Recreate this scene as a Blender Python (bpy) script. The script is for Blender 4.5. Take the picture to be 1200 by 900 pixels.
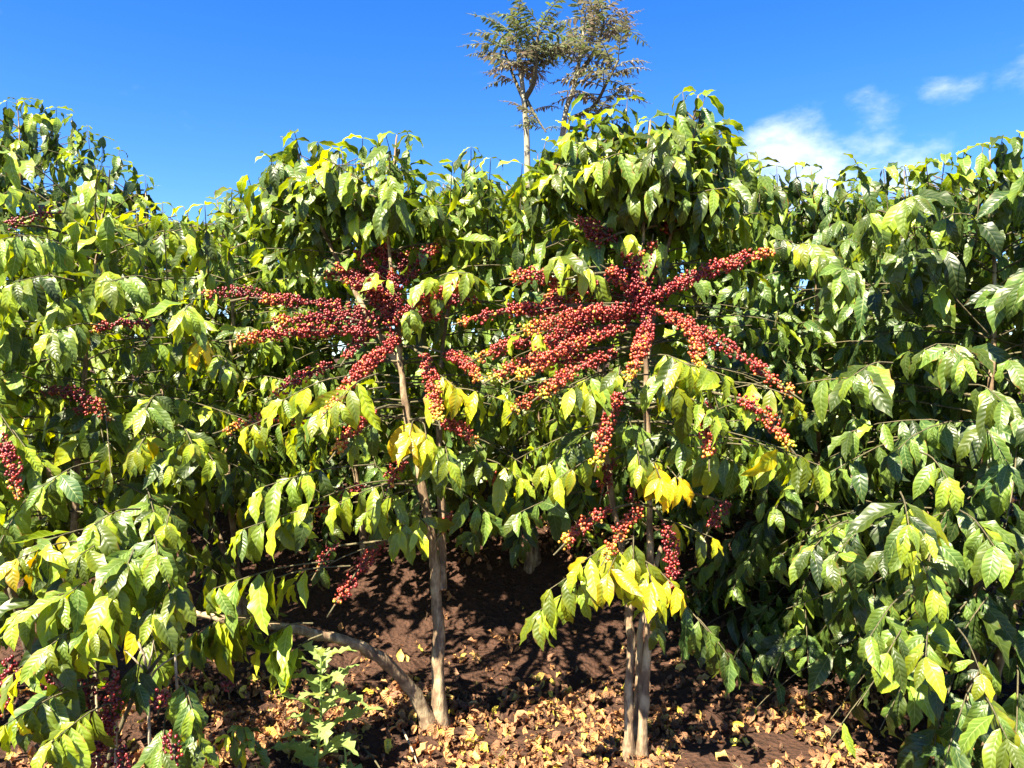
import bpy, math, random
import numpy as np
from mathutils import Matrix, Vector

for _o in list(bpy.data.objects):
    bpy.data.objects.remove(_o)
S = bpy.context.scene
COL = S.collection
R = math.radians
rng = np.random.default_rng(11)
rnd = random.Random(5)

# ------------------------------------------------------------------ camera
FPX, CX, CY, CAMZ = 906.0, 600.0, 450.0, 1.5          # focal length in photo pixels (1200 x 900)
cam_d = bpy.data.cameras.new('camera')
cam_d.sensor_width = 36.0
cam_d.lens = 36.0 * FPX / 1200.0
cam_d.clip_start, cam_d.clip_end = 0.05, 3000.0
cam = bpy.data.objects.new('camera', cam_d)
cam.location = (0, 0, CAMZ)
cam.rotation_euler = (R(90), 0, 0)
COL.objects.link(cam)
S.camera = cam

# ------------------------------------------------------------------ sky, sun, exposure
SUN_AZ, SUN_EL = R(-146), R(53)     # azimuth clockwise from +Y (camera looks +Y): behind the camera, from the left
S.view_settings.view_transform = 'Standard'
S.view_settings.look = 'None'
S.view_settings.gamma = 1.0
S.view_settings.exposure = 2.5
S.view_settings.use_curve_mapping = False
S.cycles.max_bounces = 8
S.cycles.transparent_max_bounces = 8

world = bpy.data.worlds.new('World')
S.world = world
world.use_nodes = True
wn, wl = world.node_tree.nodes, world.node_tree.links
wn.clear()
w_out = wn.new('ShaderNodeOutputWorld')
w_bg = wn.new('ShaderNodeBackground')
w_bg.inputs['Strength'].default_value = 0.054
sky = wn.new('ShaderNodeTexSky')
sky.sky_type = 'NISHITA'
sky.sun_disc = False
sky.sun_elevation = SUN_EL
sky.sun_rotation = SUN_AZ
sky.altitude = 900
sky.air_density = 1.0
sky.dust_density = 0.0
sky.ozone_density = 2.2
hs = wn.new('ShaderNodeHueSaturation')
hs.inputs['Hue'].default_value = 0.514
hs.inputs['Saturation'].default_value = 1.39
hs.inputs['Value'].default_value = 1.0
wl.new(sky.outputs['Color'], hs.inputs['Color'])
# small fair-weather clouds: noise over the sky directions, thickest low over the horizon
tc = wn.new('ShaderNodeTexCoord')
def wmath(op, a, b=None, clamp=False):
    n = wn.new('ShaderNodeMath'); n.operation = op; n.use_clamp = clamp
    for k, v in enumerate((a, b)):
        if v is None: continue
        if isinstance(v, (int, float)): n.inputs[k].default_value = v
        else: wl.new(v, n.inputs[k])
    return n.outputs[0]
mp = wn.new('ShaderNodeMapping'); mp.inputs['Scale'].default_value = (1, 1, 2.0)
wl.new(tc.outputs['Generated'], mp.inputs['Vector'])
nz = wn.new('ShaderNodeTexNoise'); nz.inputs['Scale'].default_value = 9.0; nz.inputs['Detail'].default_value = 9.0
nz.inputs['Roughness'].default_value = 0.6
wl.new(mp.outputs['Vector'], nz.inputs['Vector'])
def pix_dir(px, py):
    v = Vector(((px - CX) / FPX, 1.0, -(py - CY) / FPX)); v.normalize(); return v
bank = None
for (px, py, wd, amp) in [(935, 205, 0.10, 0.50), (1015, 165, 0.065, 0.40), (1070, 210, 0.075, 0.40), (1118, 95, 0.045, 0.22), (1195, 35, 0.045, 0.24),
                          (1205, 80, 0.045, 0.22), (1300, 150, 0.08, 0.3), (1700, 220, 0.3, 0.5)]:
    d = pix_dir(px, py)
    dn = wn.new('ShaderNodeVectorMath'); dn.operation = 'DISTANCE'
    dn.inputs[1].default_value = d
    wl.new(tc.outputs['Generated'], dn.inputs[0])
    q = wmath('DIVIDE', dn.outputs['Value'], wd)
    g = wmath('MULTIPLY', wmath('SUBTRACT', 1.0, wmath('MULTIPLY', q, q), True), amp)
    bank = g if bank is None else wmath('MAXIMUM', bank, g)
cl = wmath('ADD', bank, nz.outputs['Fac'])
cm = wn.new('ShaderNodeMapRange'); cm.interpolation_type = 'SMOOTHSTEP'
cm.inputs['From Min'].default_value = 0.66; cm.inputs['From Max'].default_value = 1.22
wl.new(cl, cm.inputs['Value'])
mixc = wn.new('ShaderNodeMix'); mixc.data_type = 'RGBA'
wl.new(cm.outputs['Result'], mixc.inputs['Factor'])
wl.new(hs.outputs['Color'], mixc.inputs['A'])
mixc.inputs['B'].default_value = (5.2, 5.4, 5.8, 1)
wl.new(mixc.outputs['Result'], w_bg.inputs['Color'])
wl.new(w_bg.outputs['Background'], w_out.inputs['Surface'])

sun_d = bpy.data.lights.new('sun', 'SUN')
sun_d.energy = 5.0
sun_d.angle = R(0.53)
sun_d.color = (1.0, 0.90, 0.70)
sun = bpy.data.objects.new('sun', sun_d)
COL.objects.link(sun)
sdir = Vector((math.sin(SUN_AZ) * math.cos(SUN_EL), math.cos(SUN_AZ) * math.cos(SUN_EL), math.sin(SUN_EL)))
sun.rotation_euler = sdir.to_track_quat('Z', 'Y').to_euler()

# ------------------------------------------------------------------ helpers
def P(px, py, d):
    return np.array([(px - CX) / FPX * d, d, CAMZ - (py - CY) / FPX * d])

def project(p):
    d = np.maximum(p[..., 1], 1e-3)
    return CX + p[..., 0] / d * FPX, CY - (p[..., 2] - CAMZ) / d * FPX, d

def unit(v):
    return v / max(np.linalg.norm(v), 1e-9)

def new_mat(name):
    m = bpy.data.materials.new(name); m.use_nodes = True
    n, l = m.node_tree.nodes, m.node_tree.links
    n.clear()
    return m, n, l

def mk(n, l, typ, ins=None, **attrs):
    nd = n.new(typ)
    for k, v in attrs.items(): setattr(nd, k, v)
    for k, v in (ins or {}).items():
        if hasattr(v, 'is_linked') or isinstance(v, bpy.types.NodeSocket): l.new(v, nd.inputs[k])
        else: nd.inputs[k].default_value = v
    return nd

def ramp(n, l, fac, stops):
    r = n.new('ShaderNodeValToRGB')
    e = r.color_ramp.elements
    while len(e) < len(stops): e.new(0.5)
    for k, (p, c) in enumerate(stops):
        e[k].position = p; e[k].color = (*c, 1)
    l.new(fac, r.inputs['Fac'])
    return r.outputs['Color']

def M_(n, l, op, a, b=None, c=None, clamp=False):
    nd = n.new('ShaderNodeMath'); nd.operation = op; nd.use_clamp = clamp
    for k, v in enumerate((a, b, c)):
        if v is None: continue
        if isinstance(v, (int, float)): nd.inputs[k].default_value = v
        else: l.new(v, nd.inputs[k])
    return nd.outputs[0]

# ------------------------------------------------------------------ materials
def leaf_material(name, stops, trans=0.36, rough=0.40, veins=9.0, bump=0.27, spots=True):
    m, n, l = new_mat(name)
    at = mk(n, l, 'ShaderNodeAttribute', attribute_name='tint')
    sp = mk(n, l, 'ShaderNodeSeparateColor', {'Color': at.outputs['Color']})
    uv = mk(n, l, 'ShaderNodeUVMap', uv_map='UVMap')
    sx = mk(n, l, 'ShaderNodeSeparateXYZ', {'Vector': uv.outputs['UV']})
    au = M_(n, l, 'ABSOLUTE', M_(n, l, 'MULTIPLY_ADD', sx.outputs['X'], 2.0, -1.0))   # 0 midrib .. 1 edge
    v = sx.outputs['Y']
    geo = mk(n, l, 'ShaderNodeNewGeometry')
    wob = mk(n, l, 'ShaderNodeTexNoise', {'Vector': geo.outputs['Position'], 'Scale': 22.0, 'Detail': 2.0})
    ph = M_(n, l, 'ADD', M_(n, l, 'MULTIPLY', M_(n, l, 'SUBTRACT', v, M_(n, l, 'MULTIPLY', au, 0.13)), veins * 2 * math.pi), M_(n, l, 'MULTIPLY', wob.outputs['Fac'], 5.0))
    sw = M_(n, l, 'SINE', ph)                                              # quilted lateral veins
    tco = mk(n, l, 'ShaderNodeTexCoord')
    nz = mk(n, l, 'ShaderNodeTexNoise', {'Vector': geo.outputs['Position'], 'Scale': 38.0, 'Detail': 5.0})
    nz2 = mk(n, l, 'ShaderNodeTexNoise', {'Vector': geo.outputs['Position'], 'Scale': 13.0, 'Detail': 4.0})
    y = M_(n, l, 'ADD', sp.outputs['Red'], M_(n, l, 'ADD', M_(n, l, 'MULTIPLY', M_(n, l, 'SUBTRACT', nz2.outputs['Fac'], 0.5), 0.5), M_(n, l, 'MULTIPLY', M_(n, l, 'SUBTRACT', au, 0.5), 0.16)), clamp=True)
    col = ramp(n, l, y, stops)
    # veins a little paler, brightness from the attribute
    mid = M_(n, l, 'SUBTRACT', 1.0, M_(n, l, 'MULTIPLY', au, 11.0), clamp=True)
    vein = M_(n, l, 'MAXIMUM', M_(n, l, 'MULTIPLY', M_(n, l, 'POWER', M_(n, l, 'MAXIMUM', M_(n, l, 'MULTIPLY', sw, -1.0), 0.0), 6.0), 0.45), mid)
    mx = mk(n, l, 'ShaderNodeMix', {'Factor': M_(n, l, 'MULTIPLY', vein, 0.5), 'A': col, 'B': (0.30, 0.36, 0.12, 1)}, data_type='RGBA')
    colv = mx.outputs['Result']
    if spots:
        edge = M_(n, l, 'ADD', M_(n, l, 'MULTIPLY', M_(n, l, 'POWER', au, 3.0), 0.25), nz.outputs['Fac'])
        sm = mk(n, l, 'ShaderNodeMapRange', {'Value': M_(n, l, 'ADD', edge, M_(n, l, 'ADD', M_(n, l, 'MULTIPLY', sp.outputs['Blue'], 0.22), M_(n, l, 'MULTIPLY', sp.outputs['Red'], 0.10))), 'From Min': 0.93, 'From Max': 1.03})
        mb = mk(n, l, 'ShaderNodeMix', {'Factor': M_(n, l, 'MULTIPLY', sm.outputs['Result'], 0.75), 'A': colv, 'B': (0.16, 0.075, 0.02, 1)}, data_type='RGBA')
        colv = mb.outputs['Result']
    br = mk(n, l, 'ShaderNodeVectorMath', {0: colv}, operation='SCALE')
    l.new(sp.outputs['Green'], br.inputs['Scale'])
    h = M_(n, l, 'ADD', M_(n, l, 'MULTIPLY', M_(n, l, 'MULTIPLY', sw, M_(n, l, 'SUBTRACT', 1.0, au)), 0.8), M_(n, l, 'MULTIPLY', nz.outputs['Fac'], 0.35))
    bp = mk(n, l, 'ShaderNodeBump', {'Height': h, 'Strength': bump, 'Distance': 0.004})
    pr = mk(n, l, 'ShaderNodeBsdfPrincipled', {'Base Color': br.outputs['Vector'], 'Roughness': rough, 'Specular IOR Level': 0.48, 'Normal': bp.outputs['Normal']})
    hv = mk(n, l, 'ShaderNodeHueSaturation', {'Color': br.outputs['Vector'], 'Hue': 0.475, 'Saturation': 1.15, 'Value': 1.9})
    tr = mk(n, l, 'ShaderNodeBsdfTranslucent', {'Color': hv.outputs['Color']})
    ms = mk(n, l, 'ShaderNodeMixShader', {0: trans, 1: pr.outputs['BSDF'], 2: tr.outputs['BSDF']})
    o = mk(n, l, 'ShaderNodeOutputMaterial', {'Surface': ms.outputs['Shader']})
    return m

GREEN = [(0.0, (0.028, 0.062, 0.016)), (0.3, (0.080, 0.130, 0.018)), (0.55, (0.180, 0.245, 0.016)), (0.78, (0.30, 0.345, 0.010)), (1.0, (0.58, 0.42, 0.008))]
MAT_LEAF = leaf_material('coffee_leaf', GREEN)
MAT_WEED = leaf_material('weed_leaf', [(0, (0.09, 0.15, 0.035)), (0.5, (0.16, 0.23, 0.06)), (1, (0.25, 0.32, 0.10))], trans=0.3, rough=0.6, veins=6, bump=0.35, spots=False)
MAT_DRY = leaf_material('dry_leaf', [(0, (0.07, 0.030, 0.018)), (0.35, (0.19, 0.080, 0.040)), (0.7, (0.44, 0.20, 0.07)), (0.85, (0.52, 0.36, 0.10)), (1.0, (0.55, 0.45, 0.04))],
                        trans=0.12, rough=0.75, veins=8, bump=0.7, spots=False)
MAT_FEATHER = leaf_material('feathery_leaf', [(0, (0.075, 0.115, 0.035)), (0.5, (0.12, 0.12, 0.08)), (1, (0.18, 0.14, 0.115))], trans=0.25, rough=0.55, veins=3, bump=0.1, spots=False)

def bark_material(name, c0, c1, c2, scale=30.0):
    m, n, l = new_mat(name)
    geo = mk(n, l, 'ShaderNodeNewGeometry')
    mp = mk(n, l, 'ShaderNodeMapping', {'Vector': geo.outputs['Position'], 'Scale': (1, 1, 0.3)})
    a = mk(n, l, 'ShaderNodeTexNoise', {'Vector': mp.outputs['Vector'], 'Scale': scale, 'Detail': 6.0, 'Roughness': 0.65})
    b = mk(n, l, 'ShaderNodeTexNoise', {'Vector': geo.outputs['Position'], 'Scale': 11.0, 'Detail': 4.0})
    c = ramp(n, l, a.outputs['Fac'], [(0.30, c0), (0.5, c1), (0.72, c2)])
    sm = mk(n, l, 'ShaderNodeMapRange', {'Value': b.outputs['Fac'], 'From Min': 0.52, 'From Max': 0.68})
    mx = mk(n, l, 'ShaderNodeMix', {'Factor': M_(n, l, 'MULTIPLY', sm.outputs['Result'], 0.6), 'A': c, 'B': (*c2, 1)}, data_type='RGBA')
    bp = mk(n, l, 'ShaderNodeBump', {'Height': a.outputs['Fac'], 'Strength': 0.9, 'Distance': 0.01})
    pr = mk(n, l, 'ShaderNodeBsdfPrincipled', {'Base Color': mx.outputs['Result'], 'Roughness': 0.88, 'Normal': bp.outputs['Normal']})
    mk(n, l, 'ShaderNodeOutputMaterial', {'Surface': pr.outputs['BSDF']})
    return m
MAT_BARK = bark_material('coffee_bark', (0.05, 0.030, 0.018), (0.17, 0.11, 0.062), (0.50, 0.40, 0.24))
MAT_TWIG = bark_material('twig_bark', (0.035, 0.032, 0.015), (0.075, 0.065, 0.03), (0.15, 0.12, 0.06), 60)
MAT_PALE = bark_material('pale_bark', (0.12, 0.11, 0.075), (0.22, 0.20, 0.14), (0.32, 0.30, 0.21), 12)
MAT_DEADTWIG = bark_material('dead_twig_bark', (0.18, 0.13, 0.08), (0.36, 0.28, 0.18), (0.55, 0.46, 0.34), 50)

def cherry_material():
    m, n, l = new_mat('coffee_cherry')
    at = mk(n, l, 'ShaderNodeAttribute', attribute_name='tint')
    geo = mk(n, l, 'ShaderNodeNewGeometry')
    nz = mk(n, l, 'ShaderNodeTexNoise', {'Vector': geo.outputs['Position'], 'Scale': 120.0, 'Detail': 3.0})
    k = M_(n, l, 'MULTIPLY_ADD', nz.outputs['Fac'], 0.7, 0.65)
    sc = mk(n, l, 'ShaderNodeVectorMath', {0: at.outputs['Color']}, operation='SCALE')
    l.new(k, sc.inputs['Scale'])
    pr = mk(n, l, 'ShaderNodeBsdfPrincipled', {'Base Color': sc.outputs['Vector'], 'Roughness': 0.33, 'Specular IOR Level': 0.5, 'Subsurface Weight': 0.0})
    mk(n, l, 'ShaderNodeOutputMaterial', {'Surface': pr.outputs['BSDF']})
    return m
MAT_CHERRY = cherry_material()

def soil_material():
    m, n, l = new_mat('red_brown_soil')
    geo = mk(n, l, 'ShaderNodeNewGeometry')
    a = mk(n, l, 'ShaderNodeTexNoise', {'Vector': geo.outputs['Position'], 'Scale': 14.0, 'Detail': 9.0, 'Roughness': 0.7})
    b = mk(n, l, 'ShaderNodeTexNoise', {'Vector': geo.outputs['Position'], 'Scale': 1.6, 'Detail': 4.0})
    v = mk(n, l, 'ShaderNodeTexVoronoi', {'Vector': geo.outputs['Position'], 'Scale': 42.0})
    c = ramp(n, l, a.outputs['Fac'], [(0.3, (0.036, 0.018, 0.012)), (0.55, (0.072, 0.035, 0.022)), (0.75, (0.13, 0.066, 0.042))])
    c2 = mk(n, l, 'ShaderNodeMix', {'Factor': b.outputs['Fac'], 'A': c, 'B': (0.060, 0.030, 0.019, 1)}, data_type='RGBA')
    h = M_(n, l, 'ADD', a.outputs['Fac'], M_(n, l, 'MULTIPLY', v.outputs['Distance'], 0.5))
    bp = mk(n, l, 'ShaderNodeBump', {'Height': h, 'Strength': 1.0, 'Distance': 0.05})
    pr = mk(n, l, 'ShaderNodeBsdfPrincipled', {'Base Color': c2.outputs['Result'], 'Roughness': 0.95, 'Specular IOR Level': 0.2, 'Normal': bp.outputs['Normal']})
    mk(n, l, 'ShaderNodeOutputMaterial', {'Surface': pr.outputs['BSDF']})
    return m
MAT_SOIL = soil_material()

# ------------------------------------------------------------------ mesh building
def make_mesh(name, verts, faces, mat, uvs=None, tints=None, smooth=True):
    """verts (n,3); faces: list of equal-length index arrays [(m,k), ...]; uvs per vertex, tints per vertex"""
    me = bpy.data.meshes.new(name)
    me.vertices.add(len(verts))
    me.vertices.foreach_set('co', np.ascontiguousarray(verts, dtype=np.float32).ravel())
    li = np.concatenate([f.ravel() for f in faces]).astype(np.int32)
    tot = np.concatenate([np.full(len(f), f.shape[1], dtype=np.int32) for f in faces])
    st = np.concatenate([[0], np.cumsum(tot)[:-1]]).astype(np.int32)
    me.loops.add(len(li)); me.loops.foreach_set('vertex_index', li)
    me.polygons.add(len(tot)); me.polygons.foreach_set('loop_start', st); me.polygons.foreach_set('loop_total', tot)
    me.polygons.foreach_set('use_smooth', np.full(len(tot), smooth))
    me.update(calc_edges=True)
    if uvs is not None:
        ul = me.uv_layers.new(name='UVMap')
        ul.data.foreach_set('uv', np.ascontiguousarray(uvs[li], dtype=np.float32).ravel())
    if tints is not None:
        ca = me.color_attributes.new('tint', 'FLOAT_COLOR', 'POINT')
        t4 = np.ones((len(verts), 4), dtype=np.float32); t4[:, :3] = tints
        ca.data.foreach_set('color', t4.ravel())
    me.materials.append(mat)
    return me

def link(name, me, parent=None, base=None, matrix=None):
    o = bpy.data.objects.new(name, me)
    COL.objects.link(o)
    if parent is not None:
        o.parent = parent
        if base is not None: o.matrix_parent_inverse = Matrix.Translation(-Vector(base))
    if matrix is not None: o.matrix_basis = matrix
    return o

def empty(name, loc):
    o = bpy.data.objects.new(name, None); COL.objects.link(o); o.location = loc
    o.empty_display_size = 0.1
    return o

def tag(o, label, cat, group=None, kind=None):
    if label: o['label'] = label
    if cat: o['category'] = cat
    if group: o['group'] = group
    if kind: o['kind'] = kind
    return o

def smooth_path(pts, n):
    """Catmull-Rom through control points, n samples"""
    pts = np.asarray(pts, float)
    if len(pts) == 2:
        t = np.linspace(0, 1, n)[:, None]
        return pts[0] * (1 - t) + pts[1] * t
    ext = np.vstack([2 * pts[0] - pts[1], pts, 2 * pts[-1] - pts[-2]])
    out = []
    for u in np.linspace(0, len(pts) - 1, n):
        k = min(int(u), len(pts) - 2); t = u - k
        p0, p1, p2, p3 = ext[k], ext[k + 1], ext[k + 2], ext[k + 3]
        out.append(0.5 * ((2 * p1) + (-p0 + p2) * t + (2 * p0 - 5 * p1 + 4 * p2 - p3) * t * t + (-p0 + 3 * p1 - 3 * p2 + p3) * t ** 3))
    return np.array(out)

def tube_geo(path, radii, sides=6, rough=0.0, off=0):
    path = np.asarray(path, float); n = len(path)
    radii = np.broadcast_to(radii, (n,))
    tg = np.gradient(path, axis=0)
    tg /= np.maximum(np.linalg.norm(tg, axis=1, keepdims=True), 1e-9)
    ref = np.where(np.abs(tg[:, 2:3]) < 0.9, np.array([[0, 0, 1.0]]), np.array([[1.0, 0, 0]]))
    a = np.cross(tg, ref); a /= np.maximum(np.linalg.norm(a, axis=1, keepdims=True), 1e-9)
    for i in range(1, n):                                            # no sudden twists
        a[i] = a[i - 1] - tg[i] * np.dot(a[i - 1], tg[i]); a[i] /= max(np.linalg.norm(a[i]), 1e-9)
    b = np.cross(tg, a)
    ang = np.arange(sides) * 2 * math.pi / sides
    rr = radii[:, None] * (1 + (rng.normal(0, rough, (n, sides)) if rough else 0))
    v = path[:, None, :] + rr[..., None] * (np.cos(ang)[None, :, None] * a[:, None, :] + np.sin(ang)[None, :, None] * b[:, None, :])
    v = np.concatenate([v.reshape(-1, 3), path[-1:] + tg[-1:] * radii[-1]])
    i, j = np.meshgrid(np.arange(n - 1), np.arange(sides), indexing='ij')
    j2 = (j + 1) % sides
    q = np.stack([i * sides + j, i * sides + j2, (i + 1) * sides + j2, (i + 1) * sides + j], -1).reshape(-1, 4)
    jj = np.arange(sides)
    t = np.stack([(n - 1) * sides + jj, (n - 1) * sides + (jj + 1) % sides, np.full(sides, n * sides)], -1)
    return v, q + off, t + off

def tubes_mesh(name, tubes, mat, rough=0.0):
    vs, qs, ts, off = [], [], [], 0
    for path, rad, sides in tubes:
        v, q, t = tube_geo(path, rad, sides, rough, off)
        vs.append(v); qs.append(q); ts.append(t); off += len(v)
    return make_mesh(name, np.concatenate(vs), [np.concatenate(qs), np.concatenate(ts)], mat)

# ------------------------------------------------------------------ leaf shapes
def leaf_shape(seed, width=0.42, droop=0.6, wave=0.05, fold=0.25, twist=0.0, nl=9, nw=4, teeth=0.0, lobes=0):
    r = np.random.default_rng(seed)
    t = np.linspace(0, 1, nl)
    prof = np.sin(math.pi * np.clip(t, 0, 1) ** 0.9) ** 0.85
    prof *= np.where(t > 0.82, 1 - 0.45 * ((t - 0.82) / 0.18) ** 0.7, 1)
    prof[0] = 0.03; prof[-1] = 0.012
    if lobes:
        prof *= 1 - 0.55 * (np.arange(nl) % 2)
    u = np.linspace(-1, 1, nw + 1)
    ang = droop * t ** 1.15 + 0.12 * np.sin(t * 5 + r.uniform(0, 6))
    dt = 1.0 / (nl - 1)
    y = np.concatenate([[0], np.cumsum(np.cos((ang[1:] + ang[:-1]) / 2) * dt)])
    z = np.concatenate([[0], np.cumsum(-np.sin((ang[1:] + ang[:-1]) / 2) * dt)])
    bend = r.uniform(-0.10, 0.10) * t ** 2
    ph1, ph2, fq = r.uniform(0, 6.3), r.uniform(0, 6.3), r.uniform(13, 20)
    V = np.zeros((nl, nw + 1, 3))
    for k, uu in enumerate(u):
        hw = prof * width / 2
        if abs(uu) == 1 and teeth: hw = hw * (1 + teeth * r.uniform(-1, 1, nl))
        x = uu * hw * math.cos(fold * 0.7)
        up = abs(uu) * hw * math.sin(fold) + wave * abs(uu) ** 2 * np.sin(t * fq + (ph1 if uu < 0 else ph2)) * np.minimum(prof * 1.3, 1)
        tw = twist * t
        V[:, k, 0] = x * np.cos(tw) - up * np.sin(tw) + bend
        vv = x * np.sin(tw) + up * np.cos(tw)
        V[:, k, 1] = y + vv * np.sin(ang)
        V[:, k, 2] = z + vv * np.cos(ang)
    uvs = np.stack([np.broadcast_to((u + 1) / 2, (nl, nw + 1)), np.broadcast_to(t[:, None], (nl, nw + 1))], -1)
    i, j = np.meshgrid(np.arange(nl - 1), np.arange(nw), indexing='ij')
    w = nw + 1
    F = np.stack([i * w + j, i * w + j + 1, (i + 1) * w + j + 1, (i + 1) * w + j], -1).reshape(-1, 4)
    return V.reshape(-1, 3), F, uvs.reshape(-1, 2)

NV = 16
SHAPES = []
for k in range(NV):
    SHAPES.append(leaf_shape(100 + k, width=[0.31, 0.35, 0.28, 0.37][k % 4], droop=[0.5, 1.0, 1.6, 0.75, 1.3, 0.3, 2.0, 0.9][k % 8], teeth=[0.05, 0.12, 0.03, 0.18][(k // 3) % 4],
                             wave=[0.045, 0.06, 0.034, 0.055][(k // 2) % 4], fold=[0.12, 0.3, 0.2, 0.42, 0.05][k % 5], twist=[0, 0.5, -0.5, 0.25, -0.2, 0.9, -0.9][k % 7]))
SV = np.stack([s[0] for s in SHAPES])                # (NV, nv, 3)
SF, SUV = SHAPES[0][1], SHAPES[0][2]
NVERT = SV.shape[1]
LOWSEL = np.array([i * 5 + j for i in (0, 2, 4, 6, 8) for j in (0, 2, 4)])
LOWF = np.array([[i * 3 + j, i * 3 + j + 1, (i + 1) * 3 + j + 1, (i + 1) * 3 + j] for i in range(4) for j in range(2)])

_leaf_cache = {}
def leaf_mesh(var, tq):
    key = (var, tq)
    if key not in _leaf_cache:
        tint = np.array([(tq % 8) / 7.0, [0.5, 1.0, 1.5][(tq // 8) % 3], ((tq * 37 + var * 11) % 10) / 10.0])
        _leaf_cache[key] = make_mesh('coffee_leaf', SV[var], [SF], MAT_LEAF, SUV, np.broadcast_to(tint, (NVERT, 3)))
    return _leaf_cache[key]

class Tree:
    """collects stems, branches, leaves of one coffee tree"""
    def __init__(self, base, seed):
        self.base = np.asarray(base, float)
        self.lp, self.ly, self.lz, self.ls, self.lt, self.lforce = [], [], [], [], [], []
        self.twigs = []; self.named = []            # named: (path, radii, cherries)
        self.r = np.random.default_rng(seed)
    def leaf(self, pos, y, zhint, size, yel, force=False):
        y = unit(y); z = zhint - y * np.dot(zhint, y)
        if np.linalg.norm(z) < 1e-3: z = np.cross(y, [1, 0, 0.3])
        size *= 1.08
        self.lp.append(pos); self.ly.append(y); self.lz.append(unit(z)); self.ls.append(size); self.lt.append(yel); self.lforce.append(force)
    def leaves_on(self, path, s0, node, size, yel, hang=0.6, force=False, tipfan=True):
        seg = np.linalg.norm(np.diff(path, axis=0), axis=1); cum = np.concatenate([[0], np.cumsum(seg)]); L = cum[-1]
        s = L * s0 + self.r.uniform(0, node)
        r = self.r
        while s < L:
            p = np.array([np.interp(s, cum, path[:, k]) for k in range(3)])
            q = np.array([np.interp(min(s + 0.03, L + 1e-6), cum, path[:, k]) for k in range(3)]) - np.array([np.interp(max(s - 0.03, 0), cum, path[:, k]) for k in range(3)])
            f = unit(q); side = unit(np.cross(f, [0, 0, 1.0]) + r.normal(0, 0.15, 3))
            g = 0.6 + 0.4 * math.sin(math.pi * min(s / L, 1) * 0.9)
            for sg in (-1, 1):
                if r.random() < 0.10 and not force: continue
                h = hang * r.choice([0.35, 0.8, 1.2, 1.9]) * r.uniform(0.8, 1.25)
                d = side * sg * r.uniform(0.6, 1.0) + f * r.uniform(0.3, 0.9) + np.array([0, 0, -h]) + r.normal(0, 0.24, 3)
                zh = np.array([0, 0, 0.75]) + f * r.uniform(0.4, 0.9) + side * sg * 0.25 + r.normal(0, 0.22, 3)
                self.leaf(p + side * sg * 0.006, d, zh, size * g * r.uniform(0.70, 1.28), yel + r.normal(0, 0.13) + (0.3 if r.random() < 0.04 else 0), force)
            s += node * r.uniform(0.75, 1.3)
        if tipfan:
            f = unit(path[-1] - path[-2])
            side = unit(np.cross(f, [0, 0, 1.0]))
            for sg in (-1, 1):
                self.leaf(path[-1], f * 1.0 + side * sg * 0.5 + np.array([0, 0, -hang * 0.7]) + r.normal(0, 0.1, 3), np.array([0, 0, 0.8]) + f * 0.6, size * r.uniform(0.55, 0.85), yel + 0.14 + r.normal(0, 0.06), force)
    def arc(self, p0, az, el, L, droop, n=7):
        d = np.array([math.cos(el) * math.sin(az), math.cos(el) * math.cos(az), math.sin(el)])
        pts = [np.asarray(p0, float)]; st = L / n
        for _ in range(n):
            d = unit(d + np.array([0, 0, -droop * st]) + self.r.normal(0, 0.05, 3))
            pts.append(pts[-1] + d * st)
        return np.array(pts)
    def branches(self, stem, zlo, zhi, Lfun, step=0.09, per=4, s0=0.3, node=0.055, size=0.14, yel=0.2, hang=0.6, droop=0.9, keep=None):
        """stem: path; branches leave it between heights zlo..zhi"""
        z = zlo; az = self.r.uniform(0, 6.28)
        while z < zhi:
            k = int(np.argmin(np.abs(stem[:, 2] - z))); p = stem[k].copy(); p[2] = z
            fr = (z - zlo) / (zhi - zlo)
            for b in range(per):
                a = az + b * 2 * math.pi / per + self.r.normal(0, 0.25)
                if keep is not None and not keep(z, a): continue
                L = Lfun(fr) * self.r.uniform(0.75, 1.12)
                pth = self.arc(p, a, R(4 + 34 * fr) + self.r.normal(0, 0.1), L, droop * self.r.uniform(0.7, 1.3))
                self.twigs.append((pth, np.linspace(0.0042, 0.0016, len(pth)), 4))
                self.leaves_on(pth, s0, node, size, yel(p, fr) if callable(yel) else yel, hang)
            az += 1.05 + self.r.normal(0, 0.2)
            z += step * self.r.uniform(0.8, 1.2)
    def leader(self, stem, size=0.13, yel=0.25, n=4):
        """opposite leaf pairs on the top of a stem"""
        top = stem[-1]; r = self.r
        for k in range(n):
            p = top - np.array([0, 0, 0.06 * k]); a = k * math.pi / 2 + r.uniform(-0.3, 0.3)
            for sg in (0, math.pi):
                d = np.array([math.cos(a + sg), math.sin(a + sg), 0.55 - 0.22 * k])
                self.leaf(p, d, np.array([0, 0, 1.0]) + r.normal(0, 0.1, 3), size * (0.55 + 0.15 * k), yel + r.normal(0, 0.06), True)
    def fan(self, px, py, d, n=4, size=0.15, yel=0.4, frm=(0.0, 0.35, 0.05), hang=1.15, s0=0.45):
        """a leafy branch end at a place in the garden: the twig comes from behind it (frm = offset of its root)"""
        hub = P(px, py, d)
        root = hub + np.array(frm)
        L = np.linalg.norm(np.array(frm))
        pth = smooth_path([root, (root + hub) / 2 + np.array([0, 0, 0.02]), hub], 7)
        self.twigs.append((pth, np.linspace(0.0036, 0.0016, 7), 4))
        self.leaves_on(pth, s0, (1 - s0) * L / n, size, yel, hang, True)
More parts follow.
